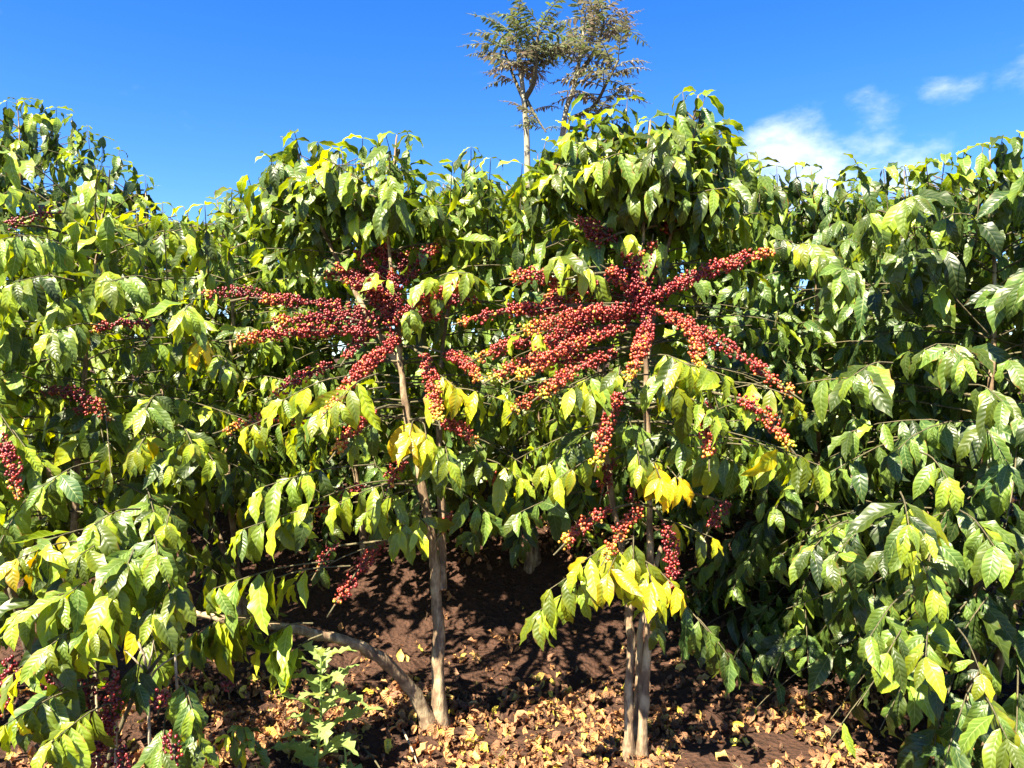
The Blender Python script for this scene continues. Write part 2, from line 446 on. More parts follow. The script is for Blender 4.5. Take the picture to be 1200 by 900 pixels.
    def stem_obj(self, root, path, r0, r1, mat=None, sides=9):
        n = len(path)
        rad = np.linspace(r0, r1, n) * (1 + rng.normal(0, 0.05, n) + 0.12 * (rng.random(n) < 0.25))
        rad[0] *= 1.7; rad[1] *= 1.45; rad[2] *= 1.15
        path = path + rng.normal(0, r0 * 0.10, path.shape)
        v, q, t = tube_geo(path, rad, sides, 0.09)
        return link('trunk', make_mesh('trunk', v, [q, t], mat or MAT_BARK), root, self.base)

# cherries --------------------------------------------------------------
def ball(seg=7, rings=5):
    v = [(0, 0, 1)]
    for i in range(1, rings):
        a = math.pi * i / rings
        for j in range(seg):
            b = 2 * math.pi * j / seg
            v.append((math.sin(a) * math.cos(b), math.sin(a) * math.sin(b), math.cos(a)))
    v.append((0, 0, -1))
    q, t = [], []
    for j in range(seg):
        t.append((0, 1 + j, 1 + (j + 1) % seg))
        e = 1 + (rings - 2) * seg
        t.append((len(v) - 1, e + (j + 1) % seg, e + j))
        for i in range(rings - 2):
            a0 = 1 + i * seg
            q.append((a0 + j, a0 + seg + j, a0 + seg + (j + 1) % seg, a0 + (j + 1) % seg))
    return np.array(v), np.array(q), np.array(t)
BV, BQ, BT = ball(6, 4)
CH_COL = np.array([(0.085, 0.008, 0.013), (0.15, 0.011, 0.015), (0.22, 0.020, 0.017), (0.31, 0.050, 0.022), (0.42, 0.13, 0.025), (0.52, 0.34, 0.02), (0.26, 0.33, 0.03)])

def cherries_mesh(path, f0, f1, dens, ripe_lit, r, rad=0.0054):
    """berries in whorls round the nodes of a branch; ripe 0 dark as in shade .. 1 orange as in sun, tips turn yellow"""
    seg = np.linalg.norm(np.diff(path, axis=0), axis=1); cum = np.concatenate([[0], np.cumsum(seg)]); L = cum[-1]
    V, Q, T, C, off = [], [], [], [], 0
    s = f0 * L
    while s < f1 * L:
        p = np.array([np.interp(s, cum, path[:, k]) for k in range(3)])
        f = unit(np.array([np.interp(min(s + 0.02, L), cum, path[:, k]) for k in range(3)]) - np.array([np.interp(max(s - 0.02, 0), cum, path[:, k]) for k in range(3)]))
        a = unit(np.cross(f, [0.1, 0.2, 1.0])); b = np.cross(f, a)
        u = (s / L - f0) / max(f1 - f0, 1e-3)
        fat = (0.75 + 0.35 * math.sin(math.pi * min(u * 1.05, 1))) * (r.uniform(0.8, 1.2) if r.random() < 0.86 else 0.4)
        nb = max(2, int(2.3 * dens * fat * r.uniform(0.8, 1.2)))
        for k in range(nb):
            th = r.uniform(0, 6.283); rr = rad * r.uniform(1.0, 5.6) * min(fat, 1.1)
            c = p + (a * math.cos(th) + b * math.sin(th)) * rr + f * r.normal(0, 0.010)
            ax = unit(r.normal(0, 1, 3)); sc = rad * r.uniform(0.72, 1.16)
            m = np.eye(3) + 0.28 * np.outer(ax, ax)
            V.append(BV @ m * sc + c); Q.append(BQ + off); T.append(BT + off); off += len(BV)
            t = ripe_lit * (0.85 + 0.65 * u) + r.normal(0, 0.12)  # value also paints sunlight in: sunlit branches paler orange, shaded ones dark
            if u > 0.8: t += r.uniform(0.15, 0.65) * (u - 0.8) / 0.2
            if r.random() < 0.025: t = r.uniform(0.7, 1.0)
            t = min(max(t, 0), 0.999) * (len(CH_COL) - 1); i = int(t)
            C.append(np.broadcast_to(CH_COL[i] * (1 - t + i) + CH_COL[i + 1] * (t - i), (len(BV), 3)))
        s += 0.023 * r.uniform(0.7, 1.4)
    if not V: return None
    return make_mesh('cherries', np.concatenate(V), [np.concatenate(Q), np.concatenate(T)], MAT_CHERRY, None, np.concatenate(C))

# ------------------------------------------------------------------ ground
def gz(x, y):
    x = np.asarray(x, float); y = np.asarray(y, float)
    s = np.clip((y - 3.75) / 2.2, 0, 1); s = s * s * (3 - 2 * s)
    z = 0.62 * s + np.maximum(y - 5.5, 0) * 0.055
    z = z + 0.018 * np.sin(x * 3.1 + y * 1.3) + 0.014 * np.sin(x * 5.7 - y * 4.3 + 1) + 0.008 * np.sin(x * 13 + 2) * np.sin(y * 11)
    return z
def GP(px, d):
    x = (px - CX) / FPX * d
    return np.array([x, d, float(gz(x, d))])
gx = np.sign(np.linspace(-1, 1, 221)) * (np.abs(np.linspace(-1, 1, 221)) ** 3.2 * 1500 + np.abs(np.linspace(-1, 1, 221)) * 6)
ty = np.linspace(-1, 1, 241)
gy = 3.6 + np.sign(ty) * (np.abs(ty) ** 3.6 * 1500 + np.abs(ty) * 5)
X, Y = np.meshgrid(gx, gy, indexing='ij')
Z = np.where(Y < 60, gz(X, Y), gz(X, np.full_like(Y, 60))) + rng.normal(0, 0.014, X.shape) * (np.abs(X) < 8)
ii, jj = np.meshgrid(np.arange(len(gx) - 1), np.arange(len(gy) - 1), indexing='ij')
wv = len(gy)
gf = np.stack([ii * wv + jj, (ii + 1) * wv + jj, (ii + 1) * wv + jj + 1, ii * wv + jj + 1], -1).reshape(-1, 4)
ground = link('ground', make_mesh('ground', np.stack([X, Y, Z], -1).reshape(-1, 3), [gf], MAT_SOIL))
tag(ground, 'dark reddish brown plantation soil rising behind the row', 'ground', kind='structure')

# ------------------------------------------------------------------ coffee trees
SKY_X = [-400, 0, 60, 120, 165, 190, 235, 262, 300, 340, 400, 440, 470, 492, 520, 560, 590, 640, 680, 720, 765, 800, 830, 862, 880, 930, 970, 1000, 1060, 1100, 1150, 1200, 1600]
SKY_Y = [100, 112, 122, 160, 200, 222, 236, 222, 180, 152, 165, 156, 150, 205, 192, 168, 200, 165, 130, 122, 140, 103, 106, 150, 185, 190, 208, 190, 192, 180, 166, 155, 150]
ALL = []          # (tree, root, label)

def inside(px, py, cx, cy, rx, ry):
    return ((px - cx) / rx) ** 2 + ((py - cy) / ry) ** 2 < 1

def tree_leaves(t):
    return np.array(t.lp), np.array(t.ly), np.array(t.lz), np.array(t.ls), np.array(t.lt), np.array(t.lforce)

def prune(t, seed):
    """the growers' and the picker's work: what was cut or stripped stays off"""
    lp, ly, lz, ls, lt, lf = tree_leaves(t)
    r = np.random.default_rng(seed)
    mid = lp + ly * ls[:, None] * 0.5
    px, py, d = project(mid)
    bx, by, _ = project(lp)
    keep = np.ones(len(lp), bool)
    sky_y = np.interp(bx, SKY_X, SKY_Y) + 30 + 9 * np.sin(bx * 0.11) + 7 * np.sin(bx * 0.27 + 1) + r.normal(0, 7, len(lp))
    keep &= (by > sky_y) | lf
    rr = r.random(len(lp))
    for (cx, cy, rx, ry, dm, pr) in [(420, 395, 150, 90, 3.75, 0.88), (750, 395, 165, 105, 3.6, 0.88), (600, 430, 90, 70, 3.7, 0.75), (870, 440, 80, 60, 3.4, 0.65), (490, 560, 110, 110, 3.7, 0.75), (770, 560, 120, 100, 3.5, 0.6)]:
        keep &= ~(inside(px, py, cx, cy, rx, ry) & (d < dm) & (rr < pr) & ~lf)
    for (x0, x1, y0, y1, dm, pr) in [(385, 612, 655, 960, 5.2, 1.0), (600, 800, 745, 960, 5.2, 1.0), (790, 985, 790, 960, 5.2, 0.95), (640, 790, 690, 760, 4.2, 0.85), (300, 400, 760, 960, 4.2, 1.0), (225, 300, 590, 680, 4.0, 0.8)]:
        keep &= ~((px > x0) & (px < x1) & (py > y0) & (py < y1) & (d < dm) & (rr < pr) & ~lf)
    keep &= (lp[:, 2] > gz(lp[:, 0], lp[:, 1]) + 0.03)
    keep &= d > 1.45
    # thin and dense patches: the crowns are hollow in places
    c = mid * 1.0
    clump = (np.sin(c[:, 0] * 9.1 + 1.7 * np.sin(c[:, 2] * 7.3 + seed)) + np.sin(c[:, 2] * 10.3 + 2.1 * np.sin(c[:, 1] * 6.1 + 2)) + np.sin(c[:, 1] * 8.7 + 1.9 * np.sin(c[:, 0] * 8.0 + 1 + seed)))
    keep &= ~((clump < -0.45) & (rr < 0.88) & ~lf & ((lp[:, 2] < 2.1) | (seed > 901)))
    t.lp, t.ly, t.lz, t.ls, t.lt, t.lforce = [list(a[keep]) for a in (lp, ly, lz, ls, lt, lf)]

def add_tree(t, root, label, group=None):
    tag(root, label, 'coffee tree', group)
    ALL.append((t, root))

def fruit_branch(t, pts, f0=0.0, f1=1.0, dens=9, ripe_lit=0.3, stem_from=None, tip=0.03):
    """pts: (px, py, depth) along the fruit; stem_from: where its bare wood starts on the trunk"""
    w = [P(*p) for p in pts]
    if len(w) == 2:
        mid = (w[0] + w[1]) / 2 + np.array([0, 0, 0.02]); w = [w[0], mid, w[1]]
    path = smooth_path(w, 12)
    full = path
    if stem_from is not None:
        full = np.vstack([smooth_path([stem_from, (np.asarray(stem_from) + path[0]) / 2 + np.array([0, 0, 0.015]), path[0]], 5)[:-1], path])
    full = np.vstack([full, full[-1] + unit(full[-1] - full[-2]) * tip])
    t.named.append((full, path, f0, f1, dens, ripe_lit))

# --- the two laden trees ------------------------------------------------
# left laden tree
tA = Tree(GP(515, 3.40), 21)
rA = empty('coffee_tree', tA.base)
A1 = smooth_path([tA.base + [0, 0, -0.05], P(514, 780, 3.39), P(512, 700, 3.38), P(507, 640, 3.36), P(498, 590, 3.35), P(486, 530, 3.33), P(474, 470, 3.32), P(465, 400, 3.32), P(458, 330, 3.33), P(455, 250, 3.36), P(465, 158, 3.38)], 40)
A2 = smooth_path([P(516, 690, 3.40), P(518, 620, 3.43), P(515, 540, 3.5), P(516, 440, 3.55), P(530, 330, 3.6), P(550, 190, 3.6)], 26)
A3 = smooth_path([GP(502, 3.37) + [0, 0, -0.02], P(492, 822, 3.34), P(470, 792, 3.26), P(440, 768, 3.16), P(405, 750, 3.06), P(365, 741, 2.98), P(325, 733, 2.92), P(270, 728, 2.88), P(215, 715, 2.85)], 26)
A4 = smooth_path([P(470, 430, 3.34), P(420, 350, 3.4), P(370, 250, 3.45), P(345, 165, 3.5)], 14)
tA.stem_obj(rA, A1, 0.030, 0.004); tA.stem_obj(rA, A2, 0.021, 0.004); tA.stem_obj(rA, A3, 0.030, 0.012); tA.stem_obj(rA, A4, 0.013, 0.006)
for st in (A1, A2, A4): tA.leader(st)
ax = lambda z: A1[int(np.argmin(np.abs(A1[:, 2] - z)))]
back = lambda z, a: not (z < 2.12 and math.cos(a) < -0.25)
for st, s in ((A1, 1.0), (A2, 0.9), (A4, 0.75)):
    tA.branches(st, 1.35, 2.55, lambda f: (0.75 - 0.42 * f) * s, step=0.08, per=5, s0=0.2, yel=0.30, keep=back, size=0.142, node=0.047, hang=0.95)
for (x0, y0, d0, x1, y1, d1, dn, rp) in [
    (450, 362, 3.30, 396, 313, 3.22, 13, 0.12), (453, 350, 3.33, 449, 287, 3.36, 14, 0.08), (448, 345, 3.30, 420, 292, 3.32, 12, 0.10), (475, 330, 3.3, 511, 288, 3.28, 12, 0.10),
    (462, 340, 3.34, 485, 292, 3.40, 12, 0.08), (452, 350, 3.25, 405, 330, 3.15, 13, 0.16), (437, 378, 3.24, 322, 377, 2.98, 11, 0.16), (448, 374, 3.3, 308, 350, 3.15, 10, 0.17),
    (437, 390, 3.22, 278, 398, 2.86, 11, 0.26), (464, 398, 3.22, 384, 481, 2.72, 13, 0.33), (436, 482, 3.1, 392, 531, 2.76, 11, 0.34), (384, 430, 3.2, 322, 464, 3.0, 8, 0.18),
    (464, 374, 3.24, 545, 332, 3.0, 11, 0.24), (498, 418, 3.2, 514, 492, 2.90, 12, 0.34), (526, 416, 3.2, 562, 444, 3.0, 9, 0.32), (522, 496, 3.2, 558, 518, 3.0, 9, 0.30),
    (350, 492, 3.1, 264, 504, 2.86, 5, 0.35), (420, 572, 3.2, 362, 608, 3.0, 8, 0.24), (446, 640, 3.2, 391, 711, 2.94, 9, 0.26), (537, 608, 3.3, 517, 624, 3.2, 7, 0.40),
    (430, 396, 3.25, 405, 420, 3.1, 9, 0.12), (475, 376, 3.26, 520, 372, 3.2, 10, 0.12), (470, 300, 3.36, 430, 300, 3.45, 12, 0.06), (440, 330, 3.4, 385, 322, 3.4, 9, 0.08),
    (560, 545, 3.4, 585, 575, 3.2, 6, 0.25), (472, 540, 3.3, 455, 572, 3.1, 6, 0.25), (395, 640, 3.4, 372, 668, 3.3, 4, 0.15), (505, 360, 3.3, 560, 352, 3.4, 8, 0.10), (460, 400, 3.24, 450, 345, 3.26, 12, 0.14), (468, 372, 3.22, 458, 318, 3.28, 11, 0.10)]:
    k = P(x0, y0, d0)
    fruit_branch(tA, [(x0, y0, d0), (x1, y1, d1)], dens=dn, ripe_lit=rp, stem_from=ax(min(k[2] + 0.02, 2.4)), tip=0.05)
for f in [(480, 512, 2.95, 2, 0.13, 0.80, (-0.02, 0.3, 0.05)), (500, 515, 2.95, 1, 0.12, 0.7, (-0.05, 0.3, 0.05)), (395, 470, 2.72, 2, 0.12, 0.45, (0.1, 0.25, 0.1)), (330, 470, 2.85, 3, 0.12, 0.5, (0.2, 0.3, 0.1)),
          (375, 480, 2.75, 2, 0.11, 0.62, (0.2, 0.2, 0.08)), (290, 500, 2.85, 3, 0.125, 0.65, (0.3, 0.3, 0.1)), (535, 455, 2.95, 3, 0.125, 0.68, (-0.15, 0.3, 0.06)), (592, 470, 3.0, 2, 0.12, 0.62, (-0.3, 0.25, 0.05)),
          (550, 320, 3.0, 3, 0.125, 0.48, (-0.2, 0.3, 0.0)), (505, 325, 3.05, 2, 0.125, 0.42, (-0.1, 0.25, -0.05)), (525, 540, 2.95, 2, 0.13, 0.42, (-0.05, 0.35, 0.05)), (565, 540, 3.1, 2, 0.13, 0.25, (-0.1, 0.3, 0.1)),
          (470, 622, 3.05, 2, 0.13, 0.50, (0.05, 0.3, 0.08)), (490, 620, 3.05, 1, 0.13, 0.45, (0.0, 0.3, 0.08)), (395, 590, 2.95, 3, 0.13, 0.42, (0.25, 0.3, 0.05)), (430, 600, 3.0, 2, 0.12, 0.35, (0.15, 0.3, 0.05)),
          (360, 590, 2.9, 3, 0.13, 0.40, (0.3, 0.35, 0.05)), (310, 570, 2.85, 4, 0.14, 0.40, (0.35, 0.3, 0.05)), (345, 685, 2.9, 2, 0.10, 0.55, (0.3, 0.3, 0.1)), (610, 560, 3.1, 4, 0.13, 0.5, (-0.2, 0.35, 0.05)),
          (570, 600, 3.1, 3, 0.13, 0.33, (-0.2, 0.3, 0.06)), (415, 510, 2.9, 2, 0.12, 0.3, (0.15, 0.3, 0.06)), (480, 365, 3.0, 2, 0.10, 0.3, (0.0, 0.3, 0.0)), (440, 320, 3.1, 2, 0.09, 0.45, (0.1, 0.2, -0.1)),
          (265, 735, 2.80, 4, 0.15, 0.5, (0.2, 0.05, 0.03)), (315, 745, 2.85, 4, 0.15, 0.5, (0.15, 0.05, 0.03)), (335, 775, 2.85, 2, 0.14, 0.55, (0.12, 0.06, 0.08)), (230, 740, 2.75, 3, 0.15, 0.45, (0.2, 0.1, 0.03)),
          (285, 620, 2.75, 4, 0.14, 0.38, (0.35, 0.3, 0.05)), (250, 690, 2.7, 4, 0.15, 0.38, (0.35, 0.3, 0.03)), (300, 685, 2.8, 3, 0.14, 0.45, (0.3, 0.2, 0.02))]:
    tA.fan(f[0], f[1], f[2], f[3], f[4] * 1.22, f[5], f[6])
add_tree(tA, rA, 'coffee tree laden with red cherries, its low side stem curving along the ground')

# right laden tree
tB = Tree(GP(745, 3.12), 22)
rB = empty('coffee_tree', tB.base)
B1 = smooth_path([GP(737, 3.12) + [0, 0, -0.05], P(737, 830, 3.11), P(739, 760, 3.1), P(735, 690, 3.12), P(725, 620, 3.16), P(712, 550, 3.2), P(708, 450, 3.25), P(705, 340, 3.25), P(700, 240, 3.22), P(685, 140, 3.2)], 34)
B2 = smooth_path([GP(752, 3.11) + [0, 0, -0.05], P(754, 830, 3.1), P(758, 760, 3.09), P(762, 680, 3.08), P(761, 600, 3.07), P(758, 520, 3.06), P(756, 430, 3.05), P(752, 350, 3.05), P(755, 260, 3.08), P(762, 140, 3.1)], 34)
B3 = smooth_path([P(757, 420, 3.07), P(775, 320, 3.12), P(798, 220, 3.15), P(818, 112, 3.15)], 16)
tB.stem_obj(rB, B1, 0.0195, 0.004); tB.stem_obj(rB, B2, 0.0205, 0.004); tB.stem_obj(rB, B3, 0.012, 0.003)
B0 = smooth_path([GP(746, 3.2) + [0, 0, -0.03], P(748, 800, 3.2), P(752, 730, 3.22), P(775, 640, 3.3)], 14)
tB.stem_obj(rB, B0, 0.018, 0.010)
for st in (B1, B2, B3): tB.leader(st)
for st, s in ((B1, 0.9), (B2, 0.9), (B3, 0.8)):
    tB.branches(st, 1.35, 2.62, lambda f: (0.72 - 0.42 * f) * s, step=0.075, per=5, s0=0.2, yel=0.30, keep=back, size=0.142, node=0.047, hang=0.95)
bx_ = lambda z: B2[int(np.argmin(np.abs(B2[:, 2] - z)))]
for spec in [
    ([(767, 347, 3.0), (830, 317, 2.88), (903, 294, 2.74)], 14, 0.22), ([(760, 362, 3.0), (808, 384, 2.85), (822, 440, 2.7)], 14, 0.38), ([(790, 372, 3.05), (850, 405, 2.85), (930, 462, 2.64)], 8, 0.26),
    ([(872, 468, 2.7), (925, 523, 2.6)], 10, 0.36), ([(830, 476, 2.75), (831, 539, 2.66)], 13, 0.32), ([(760, 380, 2.95), (750, 410, 2.8), (736, 446, 2.68)], 15, 0.36), ([(724, 466, 2.85), (700, 541, 2.72)], 13, 0.34),
    ([(717, 413, 2.95), (632, 464, 2.7)], 10, 0.34), ([(727, 384, 2.98), (602, 444, 2.7)], 12, 0.36), ([(750, 360, 3.0), (612, 388, 2.8)], 12, 0.30), ([(747, 353, 3.0), (712, 316, 2.9)], 14, 0.2),
    ([(747, 337, 3.0), (732, 288, 3.0)], 15, 0.08), ([(760, 328, 3.0), (764, 286, 3.0)], 14, 0.08), ([(702, 284, 3.05), (676, 258, 3.0)], 11, 0.06), ([(780, 268, 3.1), (796, 252, 3.1)], 12, 0.05),
    ([(650, 330, 3.0), (598, 326, 2.9)], 9, 0.30), ([(720, 360, 3.1), (600, 364, 3.0)], 10, 0.2), ([(650, 417, 2.95), (576, 444, 2.8)], 10, 0.36), ([(644, 456, 2.95), (602, 482, 2.85)], 8, 0.36),
    ([(713, 598, 3.0), (657, 642, 2.85)], 10, 0.34), ([(748, 600, 2.95), (710, 653, 2.78)], 12, 0.38), ([(778, 612, 2.95), (788, 650, 2.88), (785, 692, 2.85)], 12, 0.16), ([(853, 590, 3.0), (830, 622, 2.95)], 8, 0.08),
    ([(730, 350, 3.1), (640, 345, 3.1)], 11, 0.15), ([(758, 385, 2.98), (752, 330, 2.98)], 13, 0.16), ([(748, 345, 2.98), (752, 296, 3.0)], 12, 0.1), ([(740, 372, 3.05), (660, 380, 2.95)], 12, 0.2), ([(690, 384, 3.0), (628, 412, 2.9)], 10, 0.22), ([(735, 300, 3.05), (690, 262, 3.1)], 9, 0.06),
    ([(745, 345, 3.1), (775, 300, 3.15)], 11, 0.06), ([(660, 360, 3.0), (540, 378, 3.0)], 10, 0.2), ([(770, 352, 3.05), (800, 330, 3.0)], 12, 0.14), ([(700, 420, 3.0), (640, 430, 2.95)], 9, 0.28),
    ([(640, 398, 3.05), (560, 420, 3.0)], 9, 0.28), ([(718, 540, 3.1), (705, 580, 3.0)], 6, 0.12), ([(748, 560, 3.05), (742, 590, 3.0)], 6, 0.08), ([(708, 330, 3.05), (676, 342, 3.0)], 11, 0.12), ([(725, 268, 3.1), (735, 245, 3.1)], 7, 0.05)]:
    pts, dn, rp = spec
    k = P(*pts[0])
    fruit_branch(tB, pts, dens=dn, ripe_lit=rp, stem_from=bx_(k[2] + 0.02), tip=0.04)
for f in [(775, 562, 2.75, 2, 0.12, 0.95, (0.0, 0.3, 0.05)), (798, 565, 2.78, 1, 0.11, 0.9, (-0.05, 0.3, 0.05)), (750, 545, 2.8, 2, 0.12, 0.5, (0.02, 0.3, 0.1)), (640, 545, 2.85, 3, 0.125, 0.52, (0.3, 0.3, 0.1)),
          (655, 560, 2.8, 3, 0.125, 0.55, (0.3, 0.3, 0.1)), (680, 660, 2.75, 3, 0.14, 0.62, (0.25, 0.3, 0.03)), (712, 672, 2.70, 3, 0.145, 0.70, (0.12, 0.3, 0.05)), (742, 655, 2.74, 2, 0.13, 0.58, (0.05, 0.3, 0.05)),
          (764, 682, 2.72, 2, 0.145, 0.66, (0.0, 0.3, 0.05)), (792, 688, 2.75, 2, 0.125, 0.72, (-0.12, 0.3, 0.05)), (645, 690, 2.72, 3, 0.14, 0.50, (0.3, 0.3, 0.06)), (633, 715, 2.72, 2, 0.14, 0.48, (0.3, 0.3, 0.06)),
          (835, 630, 2.9, 2, 0.11, 0.75, (-0.25, 0.3, 0.03)), (810, 430, 2.66, 3, 0.13, 0.52, (-0.1, 0.3, 0.05)), (795, 455, 2.66, 3, 0.13, 0.50, (-0.1, 0.3, 0.05)), (850, 440, 2.62, 4, 0.13, 0.48, (-0.2, 0.3, 0.05)),
          (835, 480, 2.64, 3, 0.13, 0.45, (-0.15, 0.3, 0.06)), (930, 465, 2.6, 2, 0.11, 0.68, (-0.2, 0.3, 0.05)), (670, 455, 2.75, 3, 0.125, 0.5, (0.2, 0.3, 0.05)), (690, 460, 2.78, 2, 0.12, 0.6, (0.1, 0.3, 0.03)),
          (655, 300, 2.95, 3, 0.13, 0.4, (0.2, 0.25, -0.05)), (690, 315, 2.95, 2, 0.13, 0.62, (0.1, 0.3, -0.05)), (740, 275, 2.95, 3, 0.13, 0.42, (0.0, 0.3, -0.05)), (775, 285, 2.95, 2, 0.13, 0.4, (-0.05, 0.3, -0.05)),
          (870, 545, 2.75, 4, 0.135, 0.35, (-0.2, 0.35, 0.05)), (940, 535, 2.62, 4, 0.14, 0.52, (-0.3, 0.35, 0.05)), (960, 545, 2.62, 3, 0.14, 0.42, (-0.25, 0.35, 0.05)), (855, 770, 2.85, 4, 0.14, 0.12, (-0.15, 0.25, 0.15)),
          (830, 740, 2.9, 3, 0.14, 0.10, (-0.15, 0.25, 0.12)), (725, 440, 2.7, 2, 0.08, 0.4, (0.05, 0.3, 0.03)), (600, 395, 2.85, 2, 0.11, 0.55, (0.3, 0.2, 0.02)), (610, 600, 3.0, 3, 0.13, 0.3, (0.3, 0.25, 0.05)),
          (770, 735, 2.85, 2, 0.1, 0.3, (0.0, 0.25, 0.1)), (670, 520, 2.95, 3, 0.13, 0.25, (0.2, 0.3, 0.05)), (800, 520, 2.85, 3, 0.14, 0.2, (-0.05, 0.3, 0.05)), (740, 500, 3.0, 3, 0.14, 0.15, (0.0, 0.25, 0.05))]:
    tB.fan(f[0], f[1], f[2], f[3], f[4] * 1.2, f[5] * 0.92, f[6], 1.45)
for (x0, y0, x1, y1, d0, d1) in [(705, 330, 610, 270, 3.25, 3.2), (700, 260, 620, 215, 3.22, 3.3), (530, 330, 600, 300, 3.6, 3.5), (545, 240, 610, 225, 3.6, 3.4), (700, 300, 640, 290, 3.25, 3.0), (702, 230, 650, 205, 3.2, 2.95), (760, 200, 700, 190, 3.1, 2.8), (798, 220, 860, 215, 3.15, 3.0), (790, 240, 850, 260, 3.15, 3.05)]:
    pth = smooth_path([P(x0, y0, d0), (P(x0, y0, d0) + P(x1, y1, d1)) / 2 + np.array([0, 0, 0.05]), P(x1, y1, d1)], 8)
    tB.twigs.append((pth, np.linspace(0.004, 0.0016, 8), 4)); tB.leaves_on(pth, 0.15, 0.045, 0.155, 0.32, 0.9)
add_tree(tB, rB, 'coffee tree on twin upright trunks with long red cherry branches spread like arms')

def shoots(t, lst, d, yel=0.3, size=0.14):
    for (x, y) in lst:
        t.fan(x, y, d, 6, size, yel, (t.r.normal(0, 0.07), 0.05, -0.40), 1.5, 0.08)
shoots(tA, [(345, 155), (372, 166), (398, 172), (425, 162), (452, 158), (478, 158), (500, 205), (530, 190), (552, 172), (575, 185), (318, 182), (290, 205), (272, 222)], 3.45)
shoots(tB, [(668, 136), (692, 140), (715, 128), (735, 116), (760, 142), (800, 108), (826, 112), (850, 140), (640, 165), (612, 192), (875, 180), (782, 135)], 3.15)
# --- leafy neighbours ----------------------------------------------------
def leafy(base, top, seed, label, Lmax, zlo, yel, size=0.145, step=0.085, per=4, s0=0.3, stems=1, spread=0.25, trunk_r=0.022, fruits=(), fans=(), hang=0.85, node=0.052, name='coffee_tree', group=None, prof=0.5, extra=()):
    t = Tree(base, seed)
    root = empty(name, t.base)
    top = np.asarray(top, float)
    for k in range(stems):
        off = np.array([t.r.normal(0, spread), t.r.normal(0, spread * 0.5), -0.15 * k]) if k else np.zeros(3)
        tp = top + off
        b = t.base + np.array([0.05 * k, 0.03 * k, -0.05])
        path = smooth_path([b, b * 0.6 + tp * 0.4 + t.r.normal(0, 0.04, 3), b * 0.25 + tp * 0.75 + t.r.normal(0, 0.04, 3), tp], 30)
        t.stem_obj(root, path, trunk_r, 0.003)
        t.leader(path, yel=yel)
        t.branches(path, t.base[2] + zlo, tp[2] - 0.05, lambda f: Lmax * (1 - prof * f ** 1.6), step=step, per=per, s0=s0, node=node, size=size, yel=yel, hang=hang)
    for (pts, dn, rp) in fruits:
        p0 = P(*pts[0]); k = t.base * 0.35 + top * 0.65; k = np.array([k[0], k[1], p0[2] + 0.02])
        fruit_branch(t, pts, dens=dn, ripe_lit=rp, stem_from=p0 + unit(k - p0) * min(0.25, np.linalg.norm(k - p0)))
    for f in fans: t.fan(*f)
    for e in extra: t.stem_obj(root, smooth_path([P(*p) for p in e[0]], 16), e[1], e[2])
    add_tree(t, root, label, group)
    return t, root

tD, rD = leafy(GP(70, 3.55), P(120, 250, 3.5), 31, 'broad green coffee tree with yellowish tips left of the curved stem', 1.0, 0.75, 0.36, stems=2, spread=0.45, size=0.165, prof=0.45, hang=1.15,
      fruits=[([(4, 520, 2.7), (20, 578, 2.6)], 12, 0.2), ([(55, 460, 3.2), (120, 474, 3.1)], 8, 0.08), ([(172, 380, 3.2), (112, 386, 3.1)], 9, 0.12), ([(330, 352, 3.2), (240, 345, 3.2)], 7, 0.12), ([(10, 265, 3.2), (70, 250, 3.3)], 6, 0.1), ([(90, 480, 3.2), (130, 490, 3.1)], 5, 0.3)],
      fans=[(215, 365, 2.7, 5, 0.16, 0.42, (-0.1, 0.35, 0.05)), (170, 480, 2.75, 4, 0.14, 0.35, (-0.1, 0.35, 0.05)), (160, 530, 2.75, 4, 0.13, 0.58, (-0.1, 0.35, 0.05)), (225, 520, 2.8, 4, 0.14, 0.45, (-0.2, 0.35, 0.05)),
            (200, 545, 2.8, 3, 0.14, 0.45, (-0.2, 0.3, 0.05)), (250, 540, 2.8, 3, 0.14, 0.4, (-0.2, 0.3, 0.05)), (60, 390, 2.7, 4, 0.15, 0.35, (0, 0.35, 0.05)), (20, 330, 2.7, 5, 0.15, 0.35, (0, 0.35, 0.05)), (130, 330, 2.7, 5, 0.15, 0.38, (0, 0.35, 0.05)),
            (270, 430, 2.85, 3, 0.13, 0.3, (-0.2, 0.35, 0.05)), (180, 600, 2.75, 4, 0.14, 0.36, (-0.2, 0.35, 0.05)), (50, 570, 2.6, 4, 0.14, 0.2, (0, 0.35, 0.05)), (235, 400, 2.8, 3, 0.13, 0.85, (-0.1, 0.3, 0.02)), (195, 615, 2.7, 3, 0.14, 0.4, (-0.1, 0.3, 0.03))],
      extra=[([(-20, 490, 3.0), (10, 512, 2.95), (40, 540, 2.9), (75, 572, 2.9)], 0.022, 0.014)])
